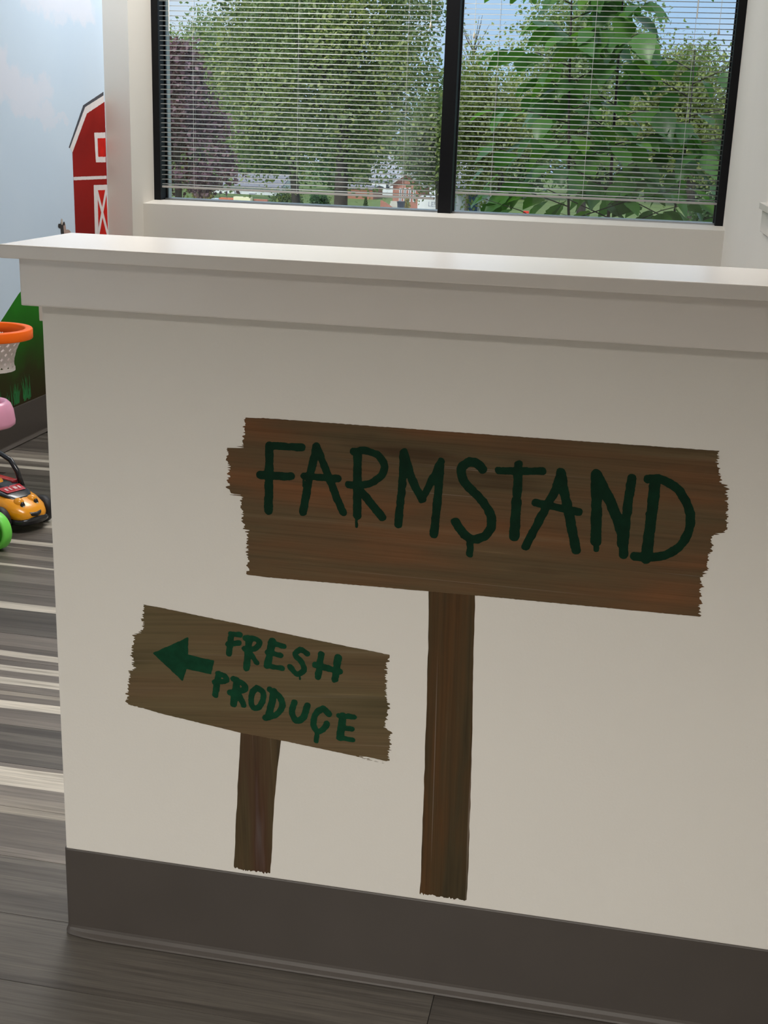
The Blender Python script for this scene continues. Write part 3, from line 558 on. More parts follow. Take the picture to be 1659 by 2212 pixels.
# ------------------------------------------------------------------ ceiling lights
lights = empty
for i, (lx, ly, lw, lsp) in enumerate(LAMPS):
    t = empty('ceiling_light', (lx, ly, CEIL_Z), label='recessed ceiling light panel over the ' + ('play area nearer the window' if ly > 1 else ('half wall ledge' if ly > 0 else 'waiting room')), cat='ceiling light', group='ceiling light panels')
    bmm = bmesh.new()
    for a in ((-.61, -.59, -.305, .305), (.59, .61, -.305, .305), (-.59, .59, -.305, -.285), (-.59, .59, .285, .305)): add_box(bmm, a[0], a[1], a[2], a[3], -.02, 0)
    bm_obj('frame', bmm, 'slat_white', t)
    bmm = bmesh.new(); add_box(bmm, -.588, .588, -.283, .283, -.008, -.001); bm_obj('diffuser', bmm, 'diffuser', t)
    if lw:
        ld = bpy.data.lights.new('lamp', 'AREA'); ld.shape = 'RECTANGLE'; ld.size = 1.15; ld.size_y = .55; ld.energy = lw; ld.color = (1, .965, .905) if ly < 0 else (1, .985, .965); ld.spread = math.radians(lsp)
        lo = link(bpy.data.objects.new('lamp', ld), t); lo.location = (0, 0, -.012)

# ------------------------------------------------------------------ toys beside the half wall
def torus_prof(R_, rx, rz, n=12, z=0): return [(R_ + rx * math.cos(2 * math.pi * k / n), z + rz * math.sin(2 * math.pi * k / n)) for k in range(n)]
# basketball hoop: rim and net reach into view, pole and backboard stand further left
HX, HY, HZ = -1.729, 1.60, .674
hp = empty('basketball_hoop', (-2.12, 1.32, 0), .6215, label='toy basketball hoop with an orange rim and white plastic net', cat='toy hoop')
RR = .118; dz = HZ
bm = bmesh.new(); c0 = (.481, 0, dz)
lathe(bm, [(RR - .021, -.028), (RR - .001, -.028), (RR, -.026), (RR, -.003), (RR - .002, -.0005), (RR - .005, 0), (RR - .017, 0), (RR - .020, -.001), (RR - .021, -.003)], 48, 'z', c0); bm_obj('rim', bm, 'orange_plastic', hp, True)
bm = bmesh.new()
NT = 18
def netp(a, t):
    r = .086 - .026 * (1 - (1 - t) ** 2.0) + .004 * t ** 6; return Vector((.481 + r * math.cos(a), r * math.sin(a), dz - .028 - .088 * t))
net = empty
for sgn in (1, -1):
    for k in range(NT):
        a0 = 2 * math.pi * k / NT
        pts = [netp(a0 + sgn * t * 1.15, t) for t in np.linspace(0, 1, 9)]
        for p, q, ta, tb in zip(pts, pts[1:], np.linspace(0, 1, 9), np.linspace(0, 1, 9)[1:]):
            ca = Vector((.481, 0, p.z)); rad = (p - ca).normalized(); tang = (q - p).normalized().cross(rad)  .normalized() * .0050; th = rad * .0012
            A = [p - tang, p + tang, q + tang, q - tang]
            V = [bm.verts.new(v + th) for v in A] + [bm.verts.new(v - th) for v in A]
            for f in ((0, 1, 2, 3), (7, 6, 5, 4), (0, 4, 5, 1), (1, 5, 6, 2), (2, 6, 7, 3), (3, 7, 4, 0)): bm.faces.new([V[i] for i in f])
lathe(bm, [(.061, dz - .118), (.066, dz - .118), (.066, dz - .109), (.061, dz - .109)], 36, 'z', (.481, 0, 0))
bm_obj('net', bm, 'net_white', hp, kind='stuff')
bm = bmesh.new(); add_box(bm, .015, .372, -.03, .03, dz - .03, dz - .005, .004); bm_obj('bracket', bm, 'orange_plastic', hp)
bm = bmesh.new(); add_box(bm, .27, .29, -.2, .2, dz - .05, dz + .25, .008); bm_obj('backboard', bm, 'net_white', hp)
bm = bmesh.new(); tube(bm, [(0, 0, .03), (0, 0, dz + .1)], .02, 14); bm_obj('pole', bm, 'black_plastic', hp, True)
bm = bmesh.new(); lathe(bm, [(0, 0), (.13, 0), (.13, .02), (.11, .05), (.03, .07), (0, .07)], 32, 'z', (0, 0, 0), False); bm_obj('base', bm, 'orange_plastic', hp, True)

# pink push toy on lime wheels
PTX, PTY = -1.815, 1.735
pt = empty('push_toy', (PTX, PTY, 0), label='pink plastic push toy with a ring-shaped top and lime green wheels', cat='toy')
bm = bmesh.new(); lathe(bm, [(.046, -.040), (.070, -.043), (.079, -.036), (.080, -.026), (.076, .006), (.069, .024), (.060, .033), (.051, .031), (.044, .018), (.043, -.030)], 48, 'z', (0, -.015, .405)); bm_obj('ring_top', bm, 'pink_plastic', pt, True)
bm = bmesh.new(); tube(bm, [(0, -.015, .385), (0, -.015, .34), (-.03, -.04, .24), (-.10, -.11, .10)], [.034, .020, .020, .026], 20); bm_obj('stem', bm, 'pink_plastic', pt, True)
bm = bmesh.new(); add_box(bm, -.22, -.05, -.21, -.05, .055, .115, .02); bm_obj('chassis', bm, 'pink_plastic', pt, True)
def wheel_parts(px, py, ang, r=.059, w=.032):
    bm = bmesh.new(); lathe(bm, [(r - .012, -w / 2), (r - .003, -w / 2), (r, -w / 2 + .004), (r, w / 2 - .004), (r - .003, w / 2), (r - .012, w / 2), (r - .014, w / 2 - .010), (r - .014, -w / 2 + .010)], 40, 'y'); t_ = bm_obj('wheel', bm, 'lime_plastic', pt, True)
    t_.location = (px, py, r); t_.rotation_euler = (0, 0, ang)
    bm = bmesh.new(); lathe(bm, [(0, -.009), (.012, -.010), (.016, -.004), (r - .013, -.006), (r - .013, .006), (.016, .004), (.012, .010), (0, .009)], 40, 'y', close=False)
    for k in range(6):
        a = k * math.pi / 3 + .3; c, s = math.cos(a), math.sin(a); add_box(bm, -.0015, .0015, -.0105, -.004, -.001, .001)
        pts = [(.014 * c - .002 * s, .014 * s + .002 * c), (.014 * c + .002 * s, .014 * s - .002 * c), ((r - .014) * c + .002 * s, (r - .014) * s - .002 * c), ((r - .014) * c - .002 * s, (r - .014) * s + .002 * c)]
        prism(bm, pts, 'y', -.011, -.004)
    bm_obj('hub', bm, 'lime_dark', t_)
for a_, b_ in ((( .03, -.067, .059), (-.17, -.03, .059)), ((-.05, -.24, .059), (-.24, -.20, .059))):
    bm = bmesh.new(); tube(bm, [a_, b_], .007, 8); bm_obj('axle', bm, 'lime_dark', pt)
wheel_parts(.03, -.067, -.32); wheel_parts(-.17, -.03, -.32); wheel_parts(-.05, -.24, -.32); wheel_parts(-.24, -.20, -.32)

# yellow toy car with eyes on its nose
hd = math.atan2(-.39, .92)
car = empty('toy_car', (-1.902, 1.925, 0), hd, label='yellow toy car with a smiling face, black roll bar and chunky black wheels', cat='toy car')
def loft(bm, secs, n=20, pw=2.6):
    rings = []
    for x, cz, hw, hh in secs:
        ring = []
        for k in range(n):
            a = 2 * math.pi * k / n; c, s = math.cos(a), math.sin(a)
            ring.append(bm.verts.new((x, hw * math.copysign(abs(c) ** (2 / pw), c), cz + hh * math.copysign(abs(s) ** (2 / pw), s))))
        rings.append(ring)
    for r0, r1 in zip(rings, rings[1:]):
        for k in range(n): bm.faces.new([r0[k], r0[(k + 1) % n], r1[(k + 1) % n], r1[k]])
    bm.faces.new(rings[0][::-1]); bm.faces.new(rings[-1])
bm = bmesh.new(); loft(bm, [(-.19, .075, .05, .02), (-.17, .075, .072, .035), (-.10, .078, .078, .040), (-.02, .080, .078, .042), (.05, .078, .076, .040), (.10, .070, .072, .036), (.135, .061, .064, .031), (.158, .053, .050, .024), (.170, .050, .032, .014)]); bm_obj('body', bm, 'yellow_plastic', car, True)
bm = bmesh.new(); loft(bm, [(-.20, .036, .05, .012), (-.16, .036, .072, .016), (.12, .036, .072, .016), (.160, .036, .058, .014), (.176, .040, .036, .010)]); bm_obj('bumper', bm, 'black_plastic', car, True)
bm = bmesh.new(); loft(bm, [(-.12, .120, .045, .008), (-.10, .122, .055, .012), (.02, .120, .058, .010), (.060, .113, .056, .008), (.088, .107, .050, .006), (.108, .099, .036, .005), (.116, .096, .020, .003)]); bm_obj('hood_panel', bm, 'black_plastic', car, True)
bm = bmesh.new(); V = [bm.verts.new(v) for v in ((.045, -.044, .1235), (.085, -.036, .1150), (.085, .036, .1150), (.045, .044, .1235))]; bm.faces.new(V); s_ = bm_obj('screen', bm, 'red_decal', car)
s_.location = (0, 0, .0008)
for yy, ww_ in ((-.028, .008), (-.012, .006), (.004, .012), (.022, .007)):
    bm = bmesh.new(); V = [bm.verts.new(v) for v in ((.058, yy, .1222), (.074, yy, .1187), (.074, yy + ww_, .1187), (.058, yy + ww_, .1222))]; bm.faces.new(V); bm_obj('display_mark', bm, 'white_decal', s_)
for yy in (-.043, .043):
    bm = bmesh.new(); add_box(bm, -.08, .028, yy - .012, yy + .012, .120, .133, .004); bm_obj('red_panel', bm, 'red_decal', car)
bm = bmesh.new(); loft(bm, [(-.085, .128, .018, .006), (-.06, .132, .026, .009), (-.01, .131, .024, .008), (.012, .126, .012, .004)]); bm_obj('seat_pad', bm, 'yellow_plastic', car, True)
for yy in (-.052, .052):
    bm = bmesh.new(); tube(bm, [(.050, yy, .112), (.028, yy, .160), (.000, yy, .190), (-.045, yy * .96, .205), (-.10, yy * .94, .200)], .0085, 10); bm_obj('roll_bar', bm, 'black_plastic', car, True)
bm = bmesh.new(); tube(bm, [(-.10, -.05, .2), (-.10, .05, .2)], .0075, 10); bm_obj('roll_bar', bm, 'black_plastic', car, True)
for yy in (-.05, .05):
    bm = bmesh.new(); tube(bm, [(-.10, yy, .2), (-.15, yy, .10)], .0075, 10); bm_obj('roll_bar', bm, 'black_plastic', car, True)
for yy in (-.026, .026):
    bm = bmesh.new(); bmesh.ops.create_uvsphere(bm, u_segments=16, v_segments=10, radius=.0125, matrix=Matrix.Translation((.1405, yy, .081)) @ Matrix.Diagonal((.55, .75, 1.25, 1))); e_ = bm_obj('eye', bm, 'black_plastic', car, True)
    bm = bmesh.new(); bmesh.ops.create_uvsphere(bm, u_segments=12, v_segments=8, radius=.007, matrix=Matrix.Translation((.1455, yy, .079)) @ Matrix.Diagonal((.5, .8, 1, 1))); bm_obj('pupil', bm, 'headlight', e_, True)
    bm = bmesh.new(); bmesh.ops.create_uvsphere(bm, u_segments=16, v_segments=10, radius=.02, matrix=Matrix.Translation((.122, yy, .090)) @ Matrix.Diagonal((.9, .85, .8, 1))); bm_obj('brow', bm, 'yellow_plastic', car, True)
bm = bmesh.new(); tube(bm, [(.158, -.030, .066), (.168, -.015, .060), (.172, 0, .058), (.168, .015, .060), (.158, .030, .066)], [.003, .006, .007, .006, .003], 8); bm_obj('mouth', bm, 'black_plastic', car, True)
for xx in (.102, -.12):
    for yy in (-.085, .085):
        bm = bmesh.new(); lathe(bm, [(.0, -.016), (.02, -.017), (.034, -.016), (.041, -.011), (.0435, -.004), (.0435, .004), (.041, .011), (.034, .016), (.02, .017), (0, .016)], 28, 'y', (xx, yy, .0435), False); w0 = bm_obj('wheel', bm, 'tyre_black', car, True)
        bm = bmesh.new(); lathe(bm, [(0, -.020), (.012, -.0195), (.016, -.016), (0, -.016)], 20, 'y', (xx, yy, .0435), False); bm_obj('hub_cap', bm, 'black_plastic', w0, True)

# ------------------------------------------------------------------ outside: ground, houses, trees
GZ = -5.7
box('ground', -160, 120, 4.6, 260, GZ - .3, GZ, 'lawn', kind='structure', label='green lawn outside far below the window', cat='lawn')
box('road', -160, 120, 106, 117, GZ, GZ + .02, 'road_concrete', kind='structure', label='pale street across the lawn', cat='road')
box('wall_outside', -12, 12, YOUT + .02, YOUT + .22, GZ, -.08, 'brick_red', kind='structure', label='storey of the building below the window', cat='wall')

def tree(name, label, base, trunk_r, fork_z, crown, radii, n, size, mat, seed, shape='round', nclump=90, sig=.17, bark='bark', group='trees outside the window', limbs=6):
    r = np.random.default_rng(seed); bx_, by_ = base; cz = crown[2]
    t = empty(name, (bx_, by_, GZ), label=label, cat='tree', group=group)
    bm = bmesh.new(); top = Vector((crown[0] - bx_, crown[1] - by_, cz - GZ)); fk = Vector((top.x * .25, top.y * .25, fork_z - GZ))
    tube(bm, [(0, 0, 0), (0, 0, .3), tuple(fk * .5), tuple(fk), tuple(fk.lerp(top, .6)), tuple(top + Vector((0, 0, radii[2] * .55)))], [trunk_r * 1.35, trunk_r * 1.1, trunk_r, trunk_r * .88, trunk_r * .4, trunk_r * .08], 9)
    bm_obj('trunk', bm, bark, t, True)
    # clump centres
    if shape == 'cone':
        h = r.random(nclump) ** .75; a = r.random(nclump) * 2 * np.pi; rr = (1 - h) * .93 + .07; q = np.sqrt(r.random(nclump)) * .85 + .15
        C = np.stack([np.cos(a) * rr * q * radii[0], np.sin(a) * rr * q * radii[1], (h * 2 - 1) * radii[2]], 1)
    else:
        d = r.normal(size=(nclump, 3)); d /= np.linalg.norm(d, axis=1)[:, None]; C = d * (r.random(nclump)[:, None] ** .45) * np.array(radii) * .88
    for k in range(limbs):
        bm = bmesh.new(); e = Vector(C[k]) * .8 + top; s0 = fk.lerp(top, .1 + .5 * k / max(1, limbs)); mid = s0.lerp(e, .5) + Vector((0, 0, -.04 * radii[2]))
        tube(bm, [tuple(s0), tuple(mid), tuple(e)], [trunk_r * .42, trunk_r * .28, trunk_r * .08], 6); bm_obj('branch', bm, bark, t, True)
    w = r.integers(0, nclump, n); P = C[w] + r.normal(size=(n, 3)) * np.array(radii) * sig
    P[:, 2] += cz - GZ; P[:, 0] += top.x; P[:, 1] += top.y
    u = r.normal(size=(n, 3)); u /= np.linalg.norm(u, axis=1)[:, None]; nn = r.normal(size=(n, 3)) + np.array([0, -.3, .6]); v = np.cross(nn, u); v /= np.linalg.norm(v, axis=1)[:, None]
    s = size * (.6 + .8 * r.random(n))[:, None]; U = u * s; Vv = v * s * .62
    quad = np.stack([P - U, P + Vv - U * .15, P + U, P - Vv - U * .15], 1).reshape(-1, 3)
    me = bpy.data.meshes.new('foliage'); me.vertices.add(4 * n); me.vertices.foreach_set('co', quad.ravel()); me.loops.add(4 * n); me.loops.foreach_set('vertex_index', np.arange(4 * n)); me.polygons.add(n); me.polygons.foreach_set('loop_start', np.arange(n) * 4)
    me.update(calc_edges=True); me.validate()
    ctone = r.random(nclump); tone = np.clip(ctone[w] * .55 + r.random(n) * .45, 0, 1); at = me.attributes.new('tone', 'FLOAT', 'FACE'); at.data.foreach_set('value', tone.astype(np.float32))
    me.materials.append(MATS[mat]); put(link(bpy.data.objects.new('foliage', me), t), kind='stuff')
    return t
tree('maple_tree', 'large green shade tree with a thick trunk in front of the brick house', (-16.659, 70), 0.4, 0.027, (-16.432, 70, 6.637), (6.227, 4.982, 8.387), 36000, 0.125, 'leaves_green', 1, nclump=130, sig=.12, limbs=9)
tree('shade_tree', 'dense green tree between the purple tree and the large shade tree', (-21.155, 78), 0.28, -1.331, (-22.993, 78, 4.725), (4.037, 3.23, 7.065), 27000, 0.135, 'leaves_green', 2, nclump=110, sig=.15)
tree('light_tree', 'pale green tree rising behind the purple tree', (-33.483, 95), 0.3, -2.53, (-33.24, 95, 2.819), (3.741, 2.993, 6.77), 24000, 0.14, 'leaves_light', 3, nclump=110, sig=.16)
tree('corner_tree', 'pale green tree top at the window edge behind the purple tree', (-45.674, 116), 0.25, -2.683, (-45.229, 116, 5.3), (2.173, 1.739, 5.65), 9000, 0.14, 'leaves_light', 4, nclump=50)
tree('purple_tree', 'dark purple-leaved cone-shaped tree near the mural side of the window', (-16.058, 42), 0.14, -0.823, (-16.022, 42, 1.345), (2.675, 2.14, 2.302), 19000, 0.085, 'leaves_purple', 5, shape='cone', nclump=150, sig=.09)
tree('mullion_tree', 'green tree seen just beside the black window mullion', (-15.815, 102), 0.22, -2.554, (-16.755, 102, 0.475), (2.793, 2.235, 4.097), 11000, 0.14, 'leaves_green', 6, nclump=60)
tree('yellow_tree', 'yellowish green tree above the porch with the blue door', (-8.818, 85), 0.3, -1.905, (-9.863, 85, 1.922), (3.686, 2.949, 5.068), 18000, 0.125, 'leaves_yellow', 7, nclump=80)
tree('back_tree', 'tall green tree behind the big-leaved young tree', (-4.004, 95), 0.35, -2.028, (-4.597, 95, 4.774), (6.374, 5.099, 7.212), 22000, 0.15, 'leaves_light', 8, nclump=100)
tree('end_tree', 'yellowish green tree near the full-height white wall', (3.38, 80), 0.3, -1.246, (2.37, 80, 2.661), (4.214, 3.371, 4.495), 22000, 0.12, 'leaves_yellow', 9, nclump=100)
tree('distant_tree', 'dark green tree far off behind the white house', (-56.089, 150), .3, -6.024, (-56.089, 150, -2.612), (6.539, 3.98, 5.402), 6500, .3, 'leaves_dark', 20, nclump=60, limbs=0, group='distant row of trees')
tree('distant_tree', 'dark green tree far off behind the cream low wall', (-52.058, 172), .3, -5.954, (-52.058, 172, -2.102), (7.383, 4.494, 6.099), 6500, .3, 'leaves_dark', 21, nclump=60, limbs=0, group='distant row of trees')
tree('distant_tree', 'dark green tree far off behind the low pinkish brick building', (-33.986, 150), .3, -4.314, (-33.986, 150, -0.999), (6.353, 3.867, 5.248), 6500, .3, 'leaves_dark', 22, nclump=60, limbs=0, group='distant row of trees')
tree('distant_tree', 'dark green tree far off behind the brick house front', (-28.011, 172), .3, -5.286, (-28.011, 172, -1.532), (7.195, 4.38, 5.944), 6500, .3, 'leaves_dark', 23, nclump=60, limbs=0, group='distant row of trees')
tree('distant_tree', 'dark green tree far off behind the porch with the blue door', (-14.635, 150), .3, -4.06, (-14.635, 150, -0.823), (6.205, 3.777, 5.126), 6500, .3, 'leaves_dark', 24, nclump=60, limbs=0, group='distant row of trees')
tree('distant_tree', 'dark green tree far off behind the stems of the young tree', (-5.208, 172), .3, -4.063, (-5.208, 172, -0.406), (7.009, 4.267, 5.79), 6500, .3, 'leaves_dark', 25, nclump=60, limbs=0, group='distant row of trees')
tree('distant_tree', 'dark green tree far off behind the yellowish tree by the full-height wall', (4.784, 150), .3, -3.016, (4.784, 150, 0.139), (6.047, 3.681, 4.995), 6500, .3, 'leaves_dark', 26, nclump=60, limbs=0, group='distant row of trees')
tree('bush', 'loose green bush beside the cream wall', (-28.169, 100), .05, -5.0, (-28.169, 100, -4.274), (1.285, 1.285, 0.832), 3500, 0.09, 'leaves_green', 40, nclump=40, sig=.2, limbs=0, group='shrubs outside')['category'] = 'shrub'
tree('round_bush', 'round dark green bush on the lawn between the two trunks', (-30.36, 120), .05, -5.344, (-30.36, 120, -5.344), (0.901, 0.901, 0.72), 2500, 0.1, 'leaves_dark', 41, nclump=40, sig=.2, limbs=0, group='shrubs outside')['category'] = 'shrub'
tree('conifer_shrub', 'small upright conifer at the edge of the street', (-22.359, 104), .05, -5.0, (-22.359, 104, -4.684), (0.233, 0.233, 0.505), 900, 0.06, 'leaves_dark', 42, shape='cone', nclump=40, sig=.2, limbs=0, group='shrubs outside')['category'] = 'shrub'
tree('golden_shrub', 'golden yellow shrub against the brick house', (-20.455, 113), .05, -5.021, (-20.455, 113, -5.021), (0.293, 0.293, 0.587), 900, 0.08, 'leaves_gold', 43, nclump=40, sig=.2, limbs=0, group='shrubs outside')['category'] = 'shrub'
tree('low_shrub', 'low shrub with reddish stems by the purple tree', (-31.752, 90), .05, -5.0, (-31.752, 90, -3.938), (0.759, 0.759, 0.345), 1500, 0.08, 'leaves_gold', 44, nclump=40, sig=.2, limbs=0, group='shrubs outside')['category'] = 'shrub'
tree('hedge', 'dark hedge at the foot of the full-height wall side of the view', (3.784, 70), .05, -5.0, (3.784, 70, -2.242), (1.127, 1.127, 0.701), 3500, 0.09, 'leaves_dark', 45, nclump=40, sig=.2, limbs=0, group='shrubs outside')['category'] = 'shrub'
bt = empty('bare_tree', (-12.035, 90, GZ), label='bare twiggy tree top against the sky beside the mullion', cat='tree')
bm = bmesh.new(); tube(bm, [(0, 0, 0), (.1, 0, 6), (0, 0, 12.968)], [.16, .1, .05], 7); bm_obj('trunk', bm, 'bark_pale', bt)
brs = random.Random(4)
for k in range(22):
    h0 = 12.968 * (.72 + .28 * brs.random()); a = brs.uniform(0, 6.28); L = brs.uniform(1.0, 2.3); e = Vector((math.cos(a) * L * .6, math.sin(a) * L * .6, h0 + L)); bm = bmesh.new(); tube(bm, [(0, 0, h0), tuple(Vector((0, 0, h0)).lerp(e, .5) + Vector((0, 0, -.1))), tuple(e)], [.04, .028, .01], 5); bm_obj('branch', bm, 'bark_pale', bt)


def house(name, label, x0, x1, y0, y1, ze, zr, wall, roof, ridge='x', over=.25, wins=(), cat='house', winmat='dark_glass'):
    t = empty(name, ((x0 + x1) / 2, (y0 + y1) / 2, GZ), label=label, cat=cat); cx, cy = (x0 + x1) / 2, (y0 + y1) / 2
    a, b = x0 - cx, x1 - cx; c, d = y0 - cy, y1 - cy; e = ze - GZ; r = zr - GZ
    bm = bmesh.new()
    if ridge == 'y': prism(bm, [(a, 0), (b, 0), (b, e), ((a + b) / 2, r), (a, e)], 'y', c, d)
    else: prism(bm, [(c, 0), (d, 0), (d, e), ((c + d) / 2, r), (c, e)], 'x', a, b)
    bm_obj('wall', bm, wall, t)
    for s in (-1, 1):
        bm = bmesh.new(); th = .12
        if ridge == 'y':
            m = (a + b) / 2; ex = (a - over) if s < 0 else (b + over); sl = (r - e) / ((b - a) / 2); ez = e - sl * over
            prism(bm, [(m, r), (m, r + th), (ex, ez + th), (ex, ez)], 'y', c - over, d + over)
        else:
            m = (c + d) / 2; ex = (c - over) if s < 0 else (d + over); sl = (r - e) / ((d - c) / 2); ez = e - sl * over
            prism(bm, [(m, r), (m, r + th), (ex, ez + th), (ex, ez)], 'x', a - over, b + over)
        bm_obj('roof_slope', bm, roof, t)
    for (u0, u1, z0, z1) in wins:
        bm = bmesh.new(); add_box(bm, u0 - cx, u1 - cx, c - .06, c + .02, z0 - GZ, z1 - GZ); w = bm_obj('window', bm, 'siding_white', t)
        bm = bmesh.new(); add_box(bm, u0 - cx + .07, u1 - cx - .07, c - .08, c - .05, z0 - GZ + .07, z1 - GZ - .07); bm_obj('pane', bm, winmat, w)
    return t
house('brick_house', 'red brick house front with white window strips and a pale gabled roof', -22.177, -19.583, 115, 120, -3.291, -2.389, 'brick_red', 'roof_light', 'y', .35, [(-21.569, -21.353, -4.872, -3.634), (-21.136, -20.92, -4.854, -3.616), (-20.704, -20.488, -4.835, -3.598), (-20.272, -20.057, -4.816, -3.58)])
house('pale_roof_house', 'house wing with a broad pale grey roof behind the brick front', -22.396, -19.245, 124, 132, -4.467, -2.79, 'siding_white', 'roof_light', 'x')
house('grey_house', 'house with a steep grey roof seen beside the shade tree', -29.472, -26.3, 140, 144, -3.746, -1.362, 'siding_white', 'siding_grey', 'x', .2, [(-27.777, -27.249, -4.846, -4.045)])
box('chimney', 1.375, 1.849, -.6, 0, 0, 3.803, 'siding_white', bpy.data.objects['grey_house'])
house('low_brick_house', 'low pinkish brick building beyond the lawn', -30.954, -27.712, 133, 138, -4.671, -4.432, 'brick_red', 'roof_dark', 'x', .1)
house('white_house', 'long white sided house behind the purple tree', -45.524, -37.763, 132, 139, -4.845, -3.784, 'siding_white', 'roof_dark', 'x', .3, [(-41.232, -40.401, -5.926, -5.49), (-42.901, -42.118, -5.955, -5.372)], 'house', 'siding_grey')
box('brick_wall', -37.236, -35.835, 110, 110.4, GZ, -4.932, 'brick_orange', label='orange red low wall in front of the white house', cat='wall section', bev=.02)
box('cream_wall', -35.792, -34.181, 109.7, 110.4, GZ, -4.789, 'cream_paint', label='cream low wall next to the orange red wall', cat='wall section', bev=.05)
box('blue_wall', -38.158, -37.258, 110, 110.4, GZ, -5.025, 'pale_blue_paint', label='pale blue low wall next to the orange red wall', cat='wall section', bev=.02)
box('brown_wall', -34.159, -32.838, 110.5, 110.9, GZ, -4.967, 'brick_red', label='brown red low wall beside the loose green bush', cat='wall section', bev=.02)
st = empty('brick_steps', (-22.708, 112, GZ), label='brick-sided steps in front of the brick house', cat='steps')
for k in range(5):
    box('step', 1.44 * .45 + k * .0, 1.44, .3 + k * .28, .3 + (k + 1) * .28, 0, 0.189 * (k + 1), 'road_concrete', st)
bm = bmesh.new(); prism(bm, [(0, 0), (1.44, 0), (1.44, .25), (0.216, 1.04), (0, 1.04)], 'y', 0, .25); bm_obj('side_wall', bm, 'brick_red', st)
bn = empty('trash_bin', (-20.443, 110, GZ), label='dark navy wheeled trash bin by the brick steps', cat='bin')
bm = bmesh.new(); prism(bm, [(-.24, .08), (.24, .08), (.30, 1.05), (-.30, 1.05)], 'y', -.3, .3); bm_obj('body', bm, 'bin_navy', bn)
bm = bmesh.new(); add_box(bm, -.33, .33, -.36, .34, 1.05, 1.15, .03); bm_obj('lid', bm, 'bin_navy', bn)
for sx in (-.22, .22):
    bm = bmesh.new(); lathe(bm, [(0, -.04), (.13, -.04), (.13, .04), (0, .04)], 16, 'x', (sx, -.3, .13), False); bm_obj('wheel', bm, 'siding_white', bn)
vx0, vx1, vz = -18.657, -16.744, -3.978
vn = empty('white_van', ((vx0 + vx1) / 2, 109, GZ), label='white van-like box with faint grey lettering beside the brick house', cat='van')
hw = (vx1 - vx0) / 2
bm = bmesh.new(); prism(bm, [(-hw, .3), (hw, .3), (hw, vz - GZ), (-hw + .15, vz - GZ), (-hw, vz - GZ - .25)], 'y', -.9, .9); bm_obj('body', bm, 'siding_white', vn)
for sx in (-hw + .45, hw - .45):
    for sy in (-.85, .85):
        bm = bmesh.new(); lathe(bm, [(0, -.1), (.32, -.1), (.32, .1), (0, .1)], 20, 'y', (sx, sy, .32), False); bm_obj('wheel', bm, 'tyre_black', vn)
MK = {'L': [((0, 0), (0, 1)), ((0, 0), (.55, 0))], 'E': [((0, 0), (0, 1)), ((0, 0), (.55, 0)), ((0, .5), (.45, .5)), ((0, 1), (.55, 1))], 'S': [((0, 0), (.55, 0)), ((.55, 0), (.55, .5)), ((.55, .5), (0, .5)), ((0, .5), (0, 1)), ((0, 1), (.55, 1))]}
for i, ch in enumerate('LES'):
    bm = bmesh.new()
    for (a, b), (c, d) in MK[ch]: add_box(bm, min(a, c) * .3 - .025, max(a, c) * .3 + .025, -.012, 0, min(b, d) * .34 - .025, max(b, d) * .34 + .025)
    lt = bm_obj('letter', bm, 'grey_mark', vn); lt.location = (hw * .03 + i * .26, -.9, .95)
px_ = lambda a, b, z0, z1, y0, y1, m, n: box(n, a - -14.049, b - -14.049, y0, y1, z0 - GZ, z1 - GZ, m, ph)
ph = empty('porch_house', (-14.049, 106, GZ), label='white house porch with a dark blue door and grey roof', cat='house')
px_(-15.54, -12.098, GZ, -3.108, 2.0, 6.0, 'siding_white', 'wall')
px_(-15.304, -15.029, GZ, -3.501, 0, .3, 'siding_white', 'porch_post')
px_(-12.994, -12.76, GZ, -3.419, 0, .3, 'siding_white', 'porch_post')
px_(-14.323, -13.423, GZ, -3.575, 1.9, 2.0, 'door_blue', 'door')
px_(-15.383, -12.487, -3.485, -3.221, -.2, 2.0, 'roof_light', 'porch_roof')
bm = bmesh.new(); q0, q1 = -15.698 - -14.049, -11.942 - -14.049; prism(bm, [(1.6, 2.592), (6.4, 2.592), (4.0, 4.686)], 'x', q0, q1); bm_obj('roof', bm, 'siding_grey', ph)
box('red_box', -9.486, -9.016, 108, 108.4, GZ, -4.792, 'red_paint', label='small bright red box by the street behind the leaves', cat='box', bev=.03)


# young tree right outside the window: stems, branches and its large leaves one by one
nt_ = empty('young_tree', (-.12, 6.35, GZ), label='young tree with large ovate green leaves right outside the window', cat='tree')
def rel(p): return (p[0] + .12, p[1] - 6.35, p[2] - GZ)
STEM = [[(-.12, 6.35, GZ), (-.14, 6.30, -3.0), (-.15, 6.22, -.6), (-.160, 6.2, .5), (-.165, 6.2, .825), (-.178, 6.2, 1.4), (-.186, 6.2, 1.99), (-.2, 6.25, 2.5)],
        [(-.15, 6.22, -.6), (-.33, 6.12, .2), (-.398, 6.1, .828), (-.44, 6.1, 1.4), (-.469, 6.1, 1.99), (-.49, 6.1, 2.4)],
        [(-.15, 6.22, -.6), (.05, 6.3, .2), (.22, 6.35, .8), (.26, 6.4, 1.3), (.25, 6.4, 1.75)]]
SR = [[.055, .045, .03, .014, .0095, .008, .006, .003], [.02, .011, .008, .0065, .005, .003], [.02, .009, .007, .005, .003]]
for P, r in zip(STEM, SR):
    bm = bmesh.new(); tube(bm, [rel(p) for p in P], r, 8); bm_obj('stem', bm, 'stem_dark', nt_, True)
